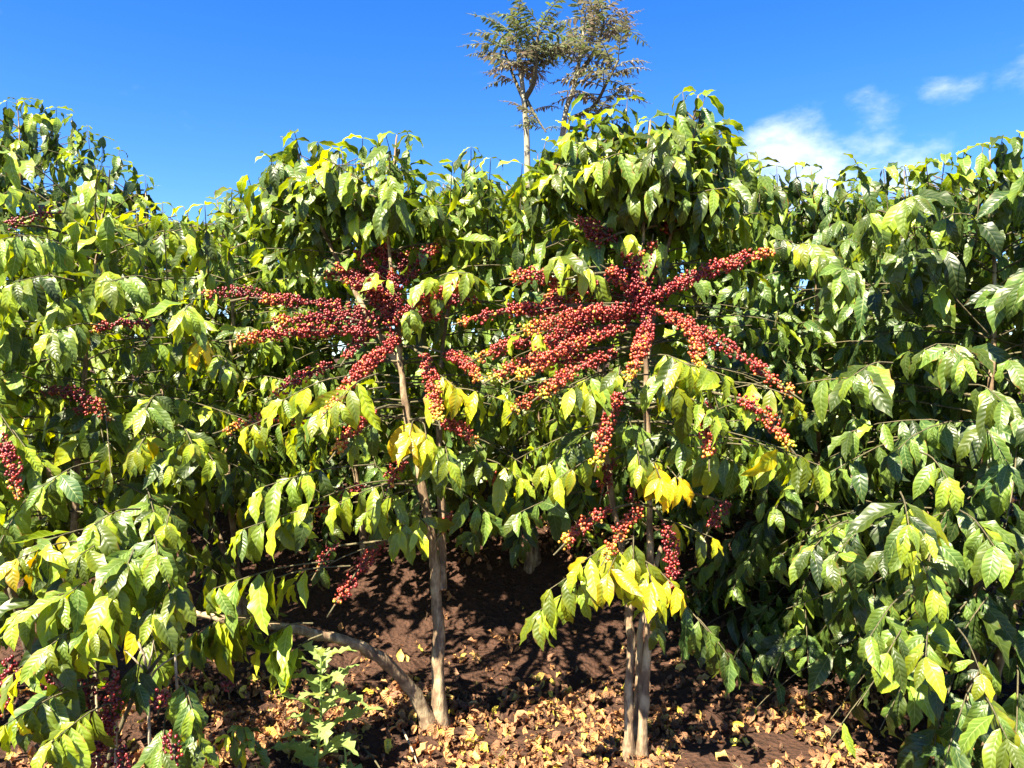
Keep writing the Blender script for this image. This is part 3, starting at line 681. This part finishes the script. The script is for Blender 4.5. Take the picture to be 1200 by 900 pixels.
tC, rC = leafy(GP(1135, 3.25), P(1160, 175, 3.3), 32, 'dense dark green coffee tree with glossy ribbed leaves and no red fruit', 1.05, 0.45, 0.13, stems=2, spread=0.35, size=0.17, prof=0.42, hang=0.9,
      fans=[(1065, 615, 2.3, 4, 0.16, 0.29, (0.15, 0.35, 0.05)), (1085, 625, 2.3, 2, 0.14, 0.49, (0.1, 0.35, 0.05)), (1110, 560, 2.4, 3, 0.15, 0.26, (0.1, 0.35, 0.05)), (1000, 440, 2.5, 4, 0.15, 0.21, (0.3, 0.35, 0.05)), (1020, 250, 2.8, 5, 0.15, 0.19, (0.2, 0.35, 0.0)),
            (1070, 230, 2.75, 4, 0.15, 0.21, (0.1, 0.35, 0.0)), (950, 645, 2.65, 5, 0.145, 0.27, (0.3, 0.35, 0.05)), (975, 655, 2.6, 3, 0.15, 0.21, (0.3, 0.35, 0.05)), (1040, 765, 2.35, 5, 0.155, 0.27, (0.3, 0.35, 0.05)), (1085, 770, 2.3, 5, 0.15, 0.49, (0.2, 0.35, 0.05)),
            (1020, 745, 2.4, 3, 0.15, 0.24, (0.3, 0.35, 0.05)), (1150, 790, 2.4, 1, 0.12, 0.53, (0.1, 0.3, 0.05)), (1180, 865, 2.2, 4, 0.15, 0.27, (0.1, 0.35, 0.05)), (960, 300, 2.8, 4, 0.14, 0.31, (0.2, 0.35, 0.05)), (940, 285, 2.8, 2, 0.13, 0.51, (0.2, 0.3, 0.0)),
            (990, 315, 2.75, 4, 0.15, 0.16, (0.2, 0.35, 0.0)), (1130, 420, 2.5, 4, 0.155, 0.25, (0.1, 0.35, 0.05)), (1175, 470, 2.4, 4, 0.15, 0.27, (0.1, 0.35, 0.05)), (1095, 690, 2.35, 3, 0.14, 0.43, (0.1, 0.35, 0.05)), (1165, 640, 2.3, 4, 0.15, 0.24, (0.1, 0.35, 0.05))])
leafy(GP(955, 4.25), P(950, 195, 4.2), 33, 'leafy coffee tree filling the gap between the twin-trunk tree and the dark glossy one', 0.95, 0.28, 0.16, stems=3, spread=0.4, size=0.145, prof=0.35, hang=1.0)
# the row behind, on the bank
leafy(GP(20, 5.5), P(20, 118, 5.4), 34, 'tall coffee tree rising above its neighbours against the open sky', 1.05, 0.5, 0.24, stems=2, spread=0.35, size=0.165, step=0.09, per=5, prof=0.45, hang=1.5)
leafy(GP(285, 4.45), P(255, 235, 4.5), 35, 'coffee tree on a thin bare stem behind the curved stem', 0.85, 0.75, 0.33, stems=2, spread=0.5, size=0.14, prof=0.4, trunk_r=0.022)
leafy(GP(430, 5.0), P(400, 175, 5.0), 36, 'coffee tree on the bank behind the left of the two laden trees', 0.95, 0.65, 0.24, stems=2, spread=0.4, size=0.155, step=0.095, per=5, hang=0.8, prof=0.45)
leafy(GP(620, 4.9), P(630, 180, 4.8), 37, 'coffee tree on the bank between and behind the two laden trees', 0.95, 0.6, 0.28, stems=2, spread=0.4, size=0.155, step=0.095, per=5, hang=0.8, prof=0.45)
leafy(GP(820, 5.0), P(800, 190, 4.9), 38, 'coffee tree on the bank behind the twin-trunk laden tree', 0.95, 0.6, 0.24, stems=2, spread=0.4, size=0.155, step=0.095, per=5, hang=0.8, prof=0.45)
leafy(GP(1080, 5.3), P(1060, 200, 5.2), 39, 'coffee tree on the bank half hidden behind the dark glossy one', 1.0, 0.6, 0.22, stems=2, spread=0.4, size=0.155, step=0.095, per=5, hang=0.8, prof=0.4)
leafy(GP(170, 5.2), P(170, 225, 5.3), 40, 'shorter coffee tree on the bank beside the tall one', 0.95, 0.5, 0.28, stems=2, spread=0.4, size=0.155, step=0.095, per=5, hang=0.8, prof=0.4)
leafy(GP(1330, 3.6), P(1330, 160, 3.6), 41, 'coffee tree reaching in at the end of the row beyond the dark glossy one', 1.0, 0.6, 0.22, stems=1, size=0.15, step=0.1, prof=0.4)
shoots(ALL[2][0], [(20, 262), (55, 258), (90, 260), (125, 255), (160, 250), (190, 238), (215, 242), (240, 240)], 3.3, 0.4)
shoots(ALL[3][0], [(1005, 192), (1035, 198), (1060, 195), (1085, 190), (1108, 182), (1130, 178), (1152, 168), (1175, 160), (1195, 156)], 3.1, 0.25)
shoots(ALL[4][0], [(890, 188), (910, 194), (932, 194), (952, 206), (970, 210), (988, 200)], 4.0, 0.3)
shoots(ALL[5][0], [(8, 118), (28, 118), (48, 118), (66, 126), (84, 136), (102, 148), (120, 160), (140, 176), (155, 192), (170, 205)], 5.3, 0.2)
for k_, (px_, d_, ty_) in enumerate([(520, 6.6, 215), (700, 6.5, 210), (880, 6.6, 225), (330, 6.6, 235), (1010, 6.7, 230)]):
    leafy(GP(px_, d_), P(px_, ty_, d_), 60 + k_, ['coffee tree two rows back, seen through the gap left of the feathery trees', 'coffee tree two rows back, below the feathery trees', 'coffee tree two rows back, below the white cloud bank',
          'coffee tree two rows back, behind the thin bare stem', 'coffee tree two rows back, behind the dark glossy tree'][k_], 1.1, 0.25, 0.25, stems=2, spread=0.45, size=0.17, step=0.12, per=5, prof=0.35, s0=0.2, node=0.065)
# low growth at the foot of the left tree
def low_bush(base, seed, label, fans, stems, fruits=(), yel=0.35):
    t = Tree(base, seed); root = empty('young_coffee_bush', t.base)
    for s in stems: t.stem_obj(root, smooth_path([t.base + [0, 0, -0.03]] + [P(*p) for p in s], 14), 0.010, 0.004, MAT_TWIG, 6)
    for f in fans: t.fan(*f)
    for (pts, dn, rp) in fruits:
        fruit_branch(t, pts, dens=dn, ripe_lit=rp, stem_from=None)
    tag(root, label, 'coffee bush'); ALL.append((t, root))
    return t, root
low_bush(GP(95, 2.62), 51, 'low bushy coffee plant with shaded red fruit hanging near the ground',
    [(40, 640, 2.35, 4, 0.15, 0.42, (0.1, 0.3, 0.0)), (110, 615, 2.4, 5, 0.15, 0.30, (0.0, 0.3, 0.0)), (20, 655, 2.25, 3, 0.12, 0.72, (0.1, 0.25, 0.0)), (150, 660, 2.3, 5, 0.155, 0.34, (-0.1, 0.3, 0.0)), (185, 650, 2.3, 4, 0.155, 0.30, (-0.15, 0.3, 0.0)),
     (75, 700, 2.25, 5, 0.15, 0.40, (0.0, 0.3, 0.0)), (130, 695, 2.25, 4, 0.16, 0.42, (-0.05, 0.3, 0.0)), (20, 720, 2.2, 5, 0.14, 0.45, (0.1, 0.3, 0.0)), (60, 755, 2.2, 5, 0.15, 0.38, (0.05, 0.3, 0.0)), (15, 790, 2.15, 4, 0.14, 0.42, (0.1, 0.3, 0.0)),
     (40, 830, 2.2, 4, 0.15, 0.12, (0.05, 0.3, 0.0)), (60, 870, 2.1, 5, 0.14, 0.45, (0.05, 0.3, 0.0)), (5, 850, 2.1, 4, 0.14, 0.48, (0.1, 0.3, 0.0)), (190, 880, 2.3, 3, 0.13, 0.28, (-0.1, 0.25, 0.0)), (225, 830, 2.35, 4, 0.13, 0.22, (-0.15, 0.25, 0.0)),
     (205, 690, 2.35, 4, 0.15, 0.38, (-0.2, 0.3, 0.0)), (95, 650, 2.3, 4, 0.15, 0.35, (0, 0.3, 0.0)), (160, 800, 2.4, 3, 0.13, 0.08, (-0.1, 0.25, 0.0)), (110, 740, 2.25, 3, 0.14, 0.5, (0, 0.3, 0)), (180, 720, 2.3, 3, 0.15, 0.4, (-0.1, 0.3, 0)), (235, 870, 2.4, 3, 0.12, 0.3, (-0.15, 0.2, 0))],
    [[(90, 800, 2.55), (80, 700, 2.45), (60, 640, 2.4)], [(110, 800, 2.55), (140, 700, 2.45), (150, 650, 2.4)], [(60, 850, 2.5), (30, 760, 2.4), (10, 690, 2.35)], [(150, 830, 2.55), (195, 760, 2.5), (220, 720, 2.45)]],
    fruits=[([(100, 790, 2.4), (106, 850, 2.4)], 10, 0.10), ([(132, 795, 2.35), (128, 870, 2.35)], 10, 0.18), ([(112, 850, 2.35), (118, 905, 2.3)], 13, 0.10), ([(188, 815, 2.4), (186, 830, 2.4)], 9, 0.1), ([(200, 865, 2.35), (206, 900, 2.3)], 9, 0.1),
            ([(50, 770, 2.4), (70, 840, 2.4)], 8, 0.08), ([(14, 770, 2.35), (6, 830, 2.35)], 7, 0.08), ([(262, 775, 2.9), (268, 810, 2.9)], 8, 0.06), ([(140, 880, 2.3), (146, 920, 2.3)], 10, 0.08)])
low_bush(GP(285, 3.0) + [0, -0.2, 0], 52, 'little coffee seedling in the fallen leaves beside the pale weed', [(280, 850, 2.75, 3, 0.09, 0.42, (0.0, 0.08, -0.1)), (268, 862, 2.72, 2, 0.09, 0.65, (0.03, 0.06, -0.1)), (292, 868, 2.72, 2, 0.09, 0.3, (0.0, 0.08, -0.08))],
    [[(284, 890, 2.78), (282, 855, 2.76)]])

# ------------------------------------------------------------------ turn the leaves into objects
print('leaves before pruning', sum(len(t.lp) for t, _ in ALL))
recs = []
for i, (t, root) in enumerate(ALL):
    prune(t, 900 + i)
    lp, ly, lz, ls, lt, lf = tree_leaves(t)
    n = len(lp)
    x = np.cross(ly, lz)
    r = np.random.default_rng(700 + i)
    var = r.integers(0, NV, n)
    tl = np.clip(lt, 0, 1); yq = np.clip(np.round(tl * 7), 0, 7).astype(int)
    bq = r.integers(0, 3, n)
    Mx = np.stack([x, ly, lz], -1) * ls[:, None, None]         # columns are the axes
    W = np.einsum('nij,nkj->nki', Mx, SV[var]) + lp[:, None, :]
    recs.append(dict(t=t, root=root, M=Mx, p=lp, W=W, var=var, tq=yq + 8 * bq, s=ls))
print('leaves', sum(len(q['p']) for q in recs))
CELL = 4
zb = np.full((230, 305), 1e9)
cells = []
for q in recs:
    px, py, d = project(q['W'])
    ok = (px >= 0) & (px < 1200) & (py >= 0) & (py < 900) & (d > 0.5)
    ci = np.clip(px / CELL, 0, 304).astype(int); cj = np.clip(py / CELL, 0, 229).astype(int)
    np.minimum.at(zb, (cj[ok], ci[ok]), d[ok])
    cells.append((ok, ci, cj, d))
TINTS = np.stack([[(tq % 8) / 7.0, [0.5, 1.0, 1.5][(tq // 8) % 3], ((tq * 37) % 10) / 10.0] for tq in range(24)])
for q, (ok, ci, cj, d) in zip(recs, cells):
    vis = (ok & (d <= zb[cj, ci] + 0.03)).sum(1) * (q['s'] / d[:, 0]) ** 2
    n = len(vis)
    order = np.argsort(-vis)
    pick = [k for k in order[:300] if vis[k] > 0]
    lone = np.zeros(n, bool); lone[pick] = True
    t, root = q['t'], q['root']
    for k in pick:
        m = Matrix(((*q['M'][k, 0], q['p'][k, 0]), (*q['M'][k, 1], q['p'][k, 1]), (*q['M'][k, 2], q['p'][k, 2]), (0, 0, 0, 1)))
        link('leaf', leaf_mesh(int(q['var'][k]), int(q['tq'][k])), root, t.base, m)
    # the others: full shape where they show, a simpler one deep inside the crowns
    full_ = np.nonzero(~lone & (vis > 0))[0]; deep = np.nonzero(~lone & (vis <= 0))[0]
    Ws, Fs, Us, Ts, off = [], [], [], [], 0
    for idx, sel, sf in ((full_, np.arange(NVERT), SF), (deep, LOWSEL, LOWF)):
        if not len(idx): continue
        Ws.append(q['W'][idx][:, sel].reshape(-1, 3)); nv = len(sel)
        Fs.append((sf[None] + (np.arange(len(idx)) * nv)[:, None, None]).reshape(-1, 4) + off); off += len(idx) * nv
        Us.append(np.tile(SUV[sel], (len(idx), 1))); Ts.append(np.repeat(TINTS[q['tq'][idx]], nv, axis=0))
    if Ws:
        o = link('foliage', make_mesh('foliage', np.concatenate(Ws), [np.concatenate(Fs)], MAT_LEAF, np.concatenate(Us), np.concatenate(Ts)), root, t.base)
        o['kind'] = 'stuff'
    tw = []
    for (pth, rad, sd) in t.twigs:
        bx, by, _ = project(pth)
        bad = np.nonzero(by < np.interp(bx, SKY_X, SKY_Y) + (24 if len(pth) > 7 else -30))[0]
        if len(bad):
            if bad[0] < 3: continue
            pth, rad = pth[:bad[0]], rad[:bad[0]]
        tw.append((pth, rad, sd))
    t.twigs = tw
    if t.twigs:
        o = link('twigs', tubes_mesh('twigs', t.twigs, MAT_TWIG), root, t.base); o['kind'] = 'stuff'
    rr = np.random.default_rng(55)
    for (full, path, f0, f1, dens, ripe_lit) in t.named:
        b = link('branch', tubes_mesh('branch', [(full, np.linspace(0.006, 0.0028, len(full)), 6)], MAT_TWIG), root, t.base)
        cm_ = cherries_mesh(path, f0, f1, dens, ripe_lit, rr)
        if cm_:
            c = link('cherries', cm_, b); c['kind'] = 'stuff'
            c.matrix_parent_inverse = Matrix.Identity(4)

# ------------------------------------------------------------------ feathery trees on the slope behind
def frond_mesh(seed, n=12):
    """a twice-cut feathery leaf: stalk along +Y with paired drooping leaflets"""
    r = np.random.default_rng(seed)
    V, F, U, T, off = [], [], [], [], 0
    base, f, uv = leaf_shape(seed, width=0.26, droop=0.5, wave=0.0, fold=0.3, nl=4, nw=2)
    tint = (seed - 300) / 7.0
    for k in range(n):
        t = 0.12 + 0.88 * k / (n - 1)
        y = t; z = 0.05 * math.sin(t * 3) - 0.25 * t * t
        for sg in (-1, 1):
            for m in range(2 if k % 2 else 1):
                d = unit(np.array([sg * r.uniform(0.6, 1.0), r.uniform(0.2, 0.8), r.uniform(-0.7, 0.15)])); x = unit(np.cross(d, [0.1, 0, 1.0])); zz = np.cross(x, d)
                s = 0.21 * math.sin(math.pi * min(0.2 + 0.75 * t, 1)) * r.uniform(0.7, 1.2)
                V.append((base @ np.stack([x, d, zz])) * s + np.array([0, y + 0.02 * m, z])); F.append(f + off); U.append(uv); off += len(base)
                T.append(np.broadcast_to([np.clip(tint + r.normal(0, 0.2), 0, 1), r.uniform(0.8, 1.3), 0], (len(base), 3)))
    pth = np.array([[0, t, 0.05 * math.sin(t * 3) - 0.25 * t * t] for t in np.linspace(0, 1, 6)])
    v, q, tr = tube_geo(pth, np.linspace(0.012, 0.004, 6), 4, 0, off)
    V.append(v); U.append(np.zeros((len(v), 2))); T.append(np.broadcast_to([0.5, 1, 0], (len(v), 3)))
    return make_mesh('frond', np.concatenate(V), [np.concatenate(F + [q]), tr], MAT_FEATHER, np.concatenate(U), np.concatenate(T))
FRONDS = [frond_mesh(300 + k) for k in range(8)]
def feather_tree(stems, seed, label, D):
    base = GP(stems[0][0][0][0], D)
    root = empty('feathery_tree', base)
    r = np.random.default_rng(seed)
    first = True; first_tree = seed == 61
    for (pts, r0, r1, crown) in stems:
        w = [P(x, y, d) for (x, y, d) in pts]
        if first: w = [base + [0, 0, -0.1]] + w[1:]
        path = smooth_path(w, 24)
        v, q, t = tube_geo(path, np.linspace(r0, r1, 24), 8, 0.03)
        link('trunk' if first else 'limb', make_mesh('trunk', v, [q, t], MAT_PALE if r0 > 0.05 else MAT_TWIG), root, base)
        first = False
        for (f0, f1, nb, L) in crown:
            for k in range(nb):
                f = f0 + (f1 - f0) * (k + r.random()) / nb
                p = np.array([np.interp(f, np.linspace(0, 1, 24), path[:, c]) for c in range(3)])
                a = r.uniform(0, 6.283); el = r.uniform(-0.1, 0.55) + 0.6 * max(0, f - 0.85) / 0.15
                d = np.array([math.cos(a) * math.cos(el), math.sin(a) * math.cos(el), math.sin(el)])
                x = unit(np.cross(d, [0, 0, 1.0])); z = np.cross(x, d)
                s = L * r.uniform(0.75, 1.2)
                m = np.stack([x, d, z], -1) * s
                link('frond', FRONDS[int(np.clip(round((7 - 7 * f if first_tree else 7 - 4 * f) + r.normal(0, 1.4)), 0, 7))], root, base, Matrix(((*m[0], p[0]), (*m[1], p[1]), (*m[2], p[2]), (0, 0, 0, 1))))
    tag(root, label, 'tree', 'feathery shade trees on the slope')
feather_tree([([(617, 480, 14), (618, 200, 14), (614, 120, 14), (608, 70, 14), (604, 45, 14)], 0.065, 0.025, [(0.62, 1.0, 24, 0.92)]),
              ([(616, 115, 14), (626, 95, 13.8), (628, 70, 13.7), (630, 45, 13.6), (632, 30, 13.6)], 0.05, 0.02, [(0.35, 1.0, 18, 0.9)]),
              ([(617, 125, 14), (600, 85, 14.2), (590, 55, 14.2)], 0.04, 0.015, [(0.3, 1.0, 14, 0.65)]),
              ([(618, 118, 14), (630, 140, 13.8), (640, 155, 13.7)], 0.03, 0.012, [(0.2, 1.0, 8, 0.6)])], 61, 'slender feathery tree with a pale bare trunk and greener top', 14)
feather_tree([([(640, 500, 15), (658, 170, 15), (672, 105, 15), (680, 65, 15), (685, 28, 15)], 0.065, 0.025, [(0.66, 1.0, 22, 0.95)]),
              ([(676, 90, 15), (697, 60, 15), (706, 35, 15), (708, 22, 15)], 0.05, 0.02, [(0.2, 1.0, 20, 0.98)]),
              ([(666, 140, 15), (695, 125, 14.8), (712, 95, 14.6), (725, 70, 14.6)], 0.045, 0.02, [(0.35, 1.0, 20, 0.98)]),
              ([(664, 150, 15), (690, 148, 14.8), (708, 120, 14.7)], 0.04, 0.015, [(0.5, 1.0, 12, 0.7)])], 62, 'wider feathery tree with several limbs and browner leaves', 15)

# ------------------------------------------------------------------ weed, sticks and leaf litter
def weed(px, d, top, label, seed, n=24, size=0.235):
    base = GP(px, d); root = empty('weed_plant', base); r = np.random.default_rng(seed)
    path = smooth_path([base + [0, 0, -0.02], base * 0.5 + np.asarray(top) * 0.5 + [0.012, 0, 0], np.asarray(top)], 10)
    v, q, t = tube_geo(path, np.linspace(0.007, 0.003, 10), 6)
    me = make_mesh('stem', v, [q, t], MAT_WEED, np.zeros((len(v), 2)), np.broadcast_to([0.4, 1.0, 0], (len(v), 3)))
    link('stem', me, root, base)
    shp = [leaf_shape(400 + k, width=0.46, droop=0.8 + 0.3 * (k % 3), wave=0.05, fold=0.3, nl=14, nw=2, lobes=1) for k in range(4)]
    mes = [make_mesh('weed_leaf', s[0], [s[1]], MAT_WEED, s[2], np.broadcast_to([0.35 + 0.2 * k, 1.1, 0], (len(s[0]), 3))) for k, s in enumerate(shp)]
    for k in range(n):
        f = 0.08 + 0.92 * k / (n - 1)
        p = np.array([np.interp(f, np.linspace(0, 1, 10), path[:, c]) for c in range(3)])
        a = k * 2.4; el = r.uniform(0.15, 0.6) + 0.5 * f
        dd = np.array([math.cos(a) * math.cos(el), math.sin(a) * math.cos(el), math.sin(el)])
        x = unit(np.cross(dd, [0, 0, 1.0])); z = np.cross(x, dd); s = size * (1.15 - 0.6 * f) * r.uniform(0.8, 1.2)
        m = np.stack([x, dd, z], -1) * s
        link('leaf', mes[k % 4], root, base, Matrix(((*m[0], p[0]), (*m[1], p[1]), (*m[2], p[2]), (0, 0, 0, 1))))
    tag(root, label, 'weed')
weed(368, 2.88, P(376, 770, 2.86), 'pale green upright weed with jagged narrow leaves', 71)
weed(400, 2.9, P(403, 872, 2.9), 'tiny jagged weed sprout at the foot of the tall pale weed', 72, 6, 0.08)

def stick(name, pts, r0, r1, label, group=None, mat=None, forks=()):
    path = smooth_path(pts, 8)
    tubes = [(path, np.linspace(r0, r1, 8), 6)]
    for f in forks: tubes.append((smooth_path(f, 6), np.linspace(r0 * 0.7, r1 * 0.6, 6), 5))
    vs, qs, ts, off = [], [], [], 0
    o = link(name, tubes_mesh(name, tubes[:1], mat or MAT_DEADTWIG))
    for tb in tubes[1:]:
        link('fork', tubes_mesh('fork', [tb], mat or MAT_DEADTWIG), o)
    return tag(o, label, 'stick', group)
def lie(px0, d0, px1, d1, h=0.012):
    a, b = GP(px0, d0), GP(px1, d1); return [a + [0, 0, h], (a + b) / 2 + [0, 0, h + 0.012], b + [0, 0, h]]
stick('fallen_stick', lie(472, 3.32, 494, 2.96), 0.005, 0.003, 'thin pale stick lying in the litter near the curved stem foot')
stick('fallen_stick', lie(425, 3.12, 448, 2.95), 0.005, 0.003, 'short dark stick lying in the litter below the curved stem', mat=MAT_TWIG)
for k, (x0, y0, x1, d) in enumerate([(204, 745, 208, 2.60), (134, 780, 131, 2.50), (112, 785, 110, 2.50)]):
    g = GP(x1, d)
    stick('dead_stem', [P(x0, y0, d), (P(x0, y0, d) + g) / 2 + np.array([0.01, 0, 0]), g + [0, 0, -0.02]], 0.004, 0.006,
          ['tall bare grey stem standing before the dry twigs', 'thin bare stem rising beside the yellow-tipped shaded fruit', 'thin bare stem leaning among the shaded fruit'][k])
g = GP(178, 2.75)
stick('dry_twig', [g + [0, 0, -0.02], P(172, 790, 2.72), P(162, 752, 2.70)], 0.006, 0.004, 'forked bare dry twigs under the leaning leaves', None, None,
      [[P(172, 790, 2.72), P(178, 765, 2.72), P(180, 750, 2.72)], [P(173, 795, 2.72), P(190, 765, 2.75), P(200, 752, 2.76)], [P(174, 800, 2.73), P(188, 780, 2.74), P(222, 760, 2.75)], [P(172, 788, 2.72), P(155, 770, 2.7), P(146, 762, 2.7)]])

DSH = [leaf_shape(500 + k, width=[0.5, 0.42, 0.36, 0.55][k % 4], droop=[2.2, -1.6, 1.0, 2.8, -2.4, 0.6][k % 6], wave=0.10, fold=[0.5, 0.9, 0.2, 0.7][k % 4], twist=[0.8, -0.9, 0.3, 1.6, -1.4][k % 5], nl=7, nw=4) for k in range(12)]
DV = np.stack([s[0] - s[0].mean(0) for s in DSH]); DF, DUV = DSH[0][1], DSH[0][2]; DN = DV.shape[1]
def litter(n, seed, xr, yr, dens):
    r = np.random.default_rng(seed); out = []
    while len(out) < n:
        y = r.uniform(*yr); px = r.uniform(*xr); x = (px - CX) / FPX * y
        if r.random() > dens(px, y): continue
        s = r.uniform(0.022, 0.072) * (1 if r.random() < 0.85 else 1.3)
        a = r.uniform(0, 6.283); tl = r.normal(0, 0.30, 2)
        rot = np.array(Matrix.Rotation(a, 3, 'Z') @ Matrix.Rotation(tl[0], 3, 'X') @ Matrix.Rotation(tl[1], 3, 'Y'))
        k = int(r.integers(0, 12)); v = DV[k] @ rot.T * s
        z = float(gz(x, y)) - v[:, 2].min() * 0.8 - 0.002 + abs(r.normal(0, 0.006))
        t = r.beta(1.6, 2.2)
        if r.random() < 0.035: t = r.uniform(0.85, 1)
        out.append((k, rot, s, np.array([x, y, z]), t))
    return out
front = lambda px, y: (0.18 + 0.82 * (math.sin(px * 0.031 + y * 5) + math.sin(px * 0.013 - y * 9 + 2) + math.sin(px * 0.06 + y * 14) > -0.35)) * (1.0 if y < 3.62 else max(0.10, 1 - (y - 3.62) / 0.35)) * (1.0 if 180 < px < 800 else 0.45)
L1 = litter(6500, 81, (-100, 1300), (2.75, 4.3), front)
L2 = litter(420, 82, (540, 740), (4.9, 5.9), lambda px, y: 1.0)
L3 = litter(500, 83, (-100, 1300), (3.6, 6.5), lambda px, y: 0.5)
lit = L1 + L2 + L3
def score(q):
    px, py, d = project(q[3])
    ok = 0 < px < 1200 and py < 905 and not (px < 250) and not (px > 985)
    return (q[2] / d if ok else 0) * (0.35 if d > 3.9 else 1)
lit.sort(key=lambda q: -score(q))
dry_cache = {}
for (k, rot, s, p, t) in lit[:280]:
    tq = min(int(t * 6), 5)
    if (k, tq) not in dry_cache:
        dry_cache[(k, tq)] = make_mesh('fallen_leaf', DV[k], [DF], MAT_DRY, DUV, np.broadcast_to([tq / 5, 0.8 + 0.1 * (k % 5), 0], (DN, 3)))
    m = rot * s
    o = link('fallen_leaf', dry_cache[(k, tq)], None, None, Matrix(((*m[0], p[0]), (*m[1], p[1]), (*m[2], p[2]), (0, 0, 0, 1))))
    px, py, d = project(p)
    near = min([(abs(px - x), w) for x, w in ((300, 'left of the pale weed'), (385, 'beside the pale weed'), (450, 'below the curved stem'), (515, 'at the foot of the single trunk'), (625, 'midway between the two laden trees'),
                (745, 'around the foot of the twin trunks'), (880, 'between the twin trunks and the dark glossy tree'))])[1]
    if d > 3.75: near = 'in the shade behind the trunks'
    col = ['dark brown curled', 'russet brown curled', 'dry brown crumpled', 'tan crumpled', 'pale straw coloured', 'yellow'][tq]
    big = 'large' if s > 0.07 else 'small'
    tag(o, f'{big} {col} fallen leaf {near}', 'fallen leaf', f'{col} leaves {near}')
rest = lit[280:]
W = np.concatenate([DV[k] @ rot.T * s + p for (k, rot, s, p, t) in rest])
F = (DF[None] + (np.arange(len(rest)) * DN)[:, None, None]).reshape(-1, 4)
tn = np.repeat(np.array([[t, 0.75 + 0.5 * ((i * 7) % 10) / 10, 0] for i, (k, rot, s, p, t) in enumerate(rest)]), DN, axis=0)
o = link('leaf_litter', make_mesh('leaf_litter', W, [F], MAT_DRY, np.tile(DUV, (len(rest), 1)), tn))
tag(o, 'carpet of small dry brown leaves scattered over the soil', 'leaf litter', kind='stuff')
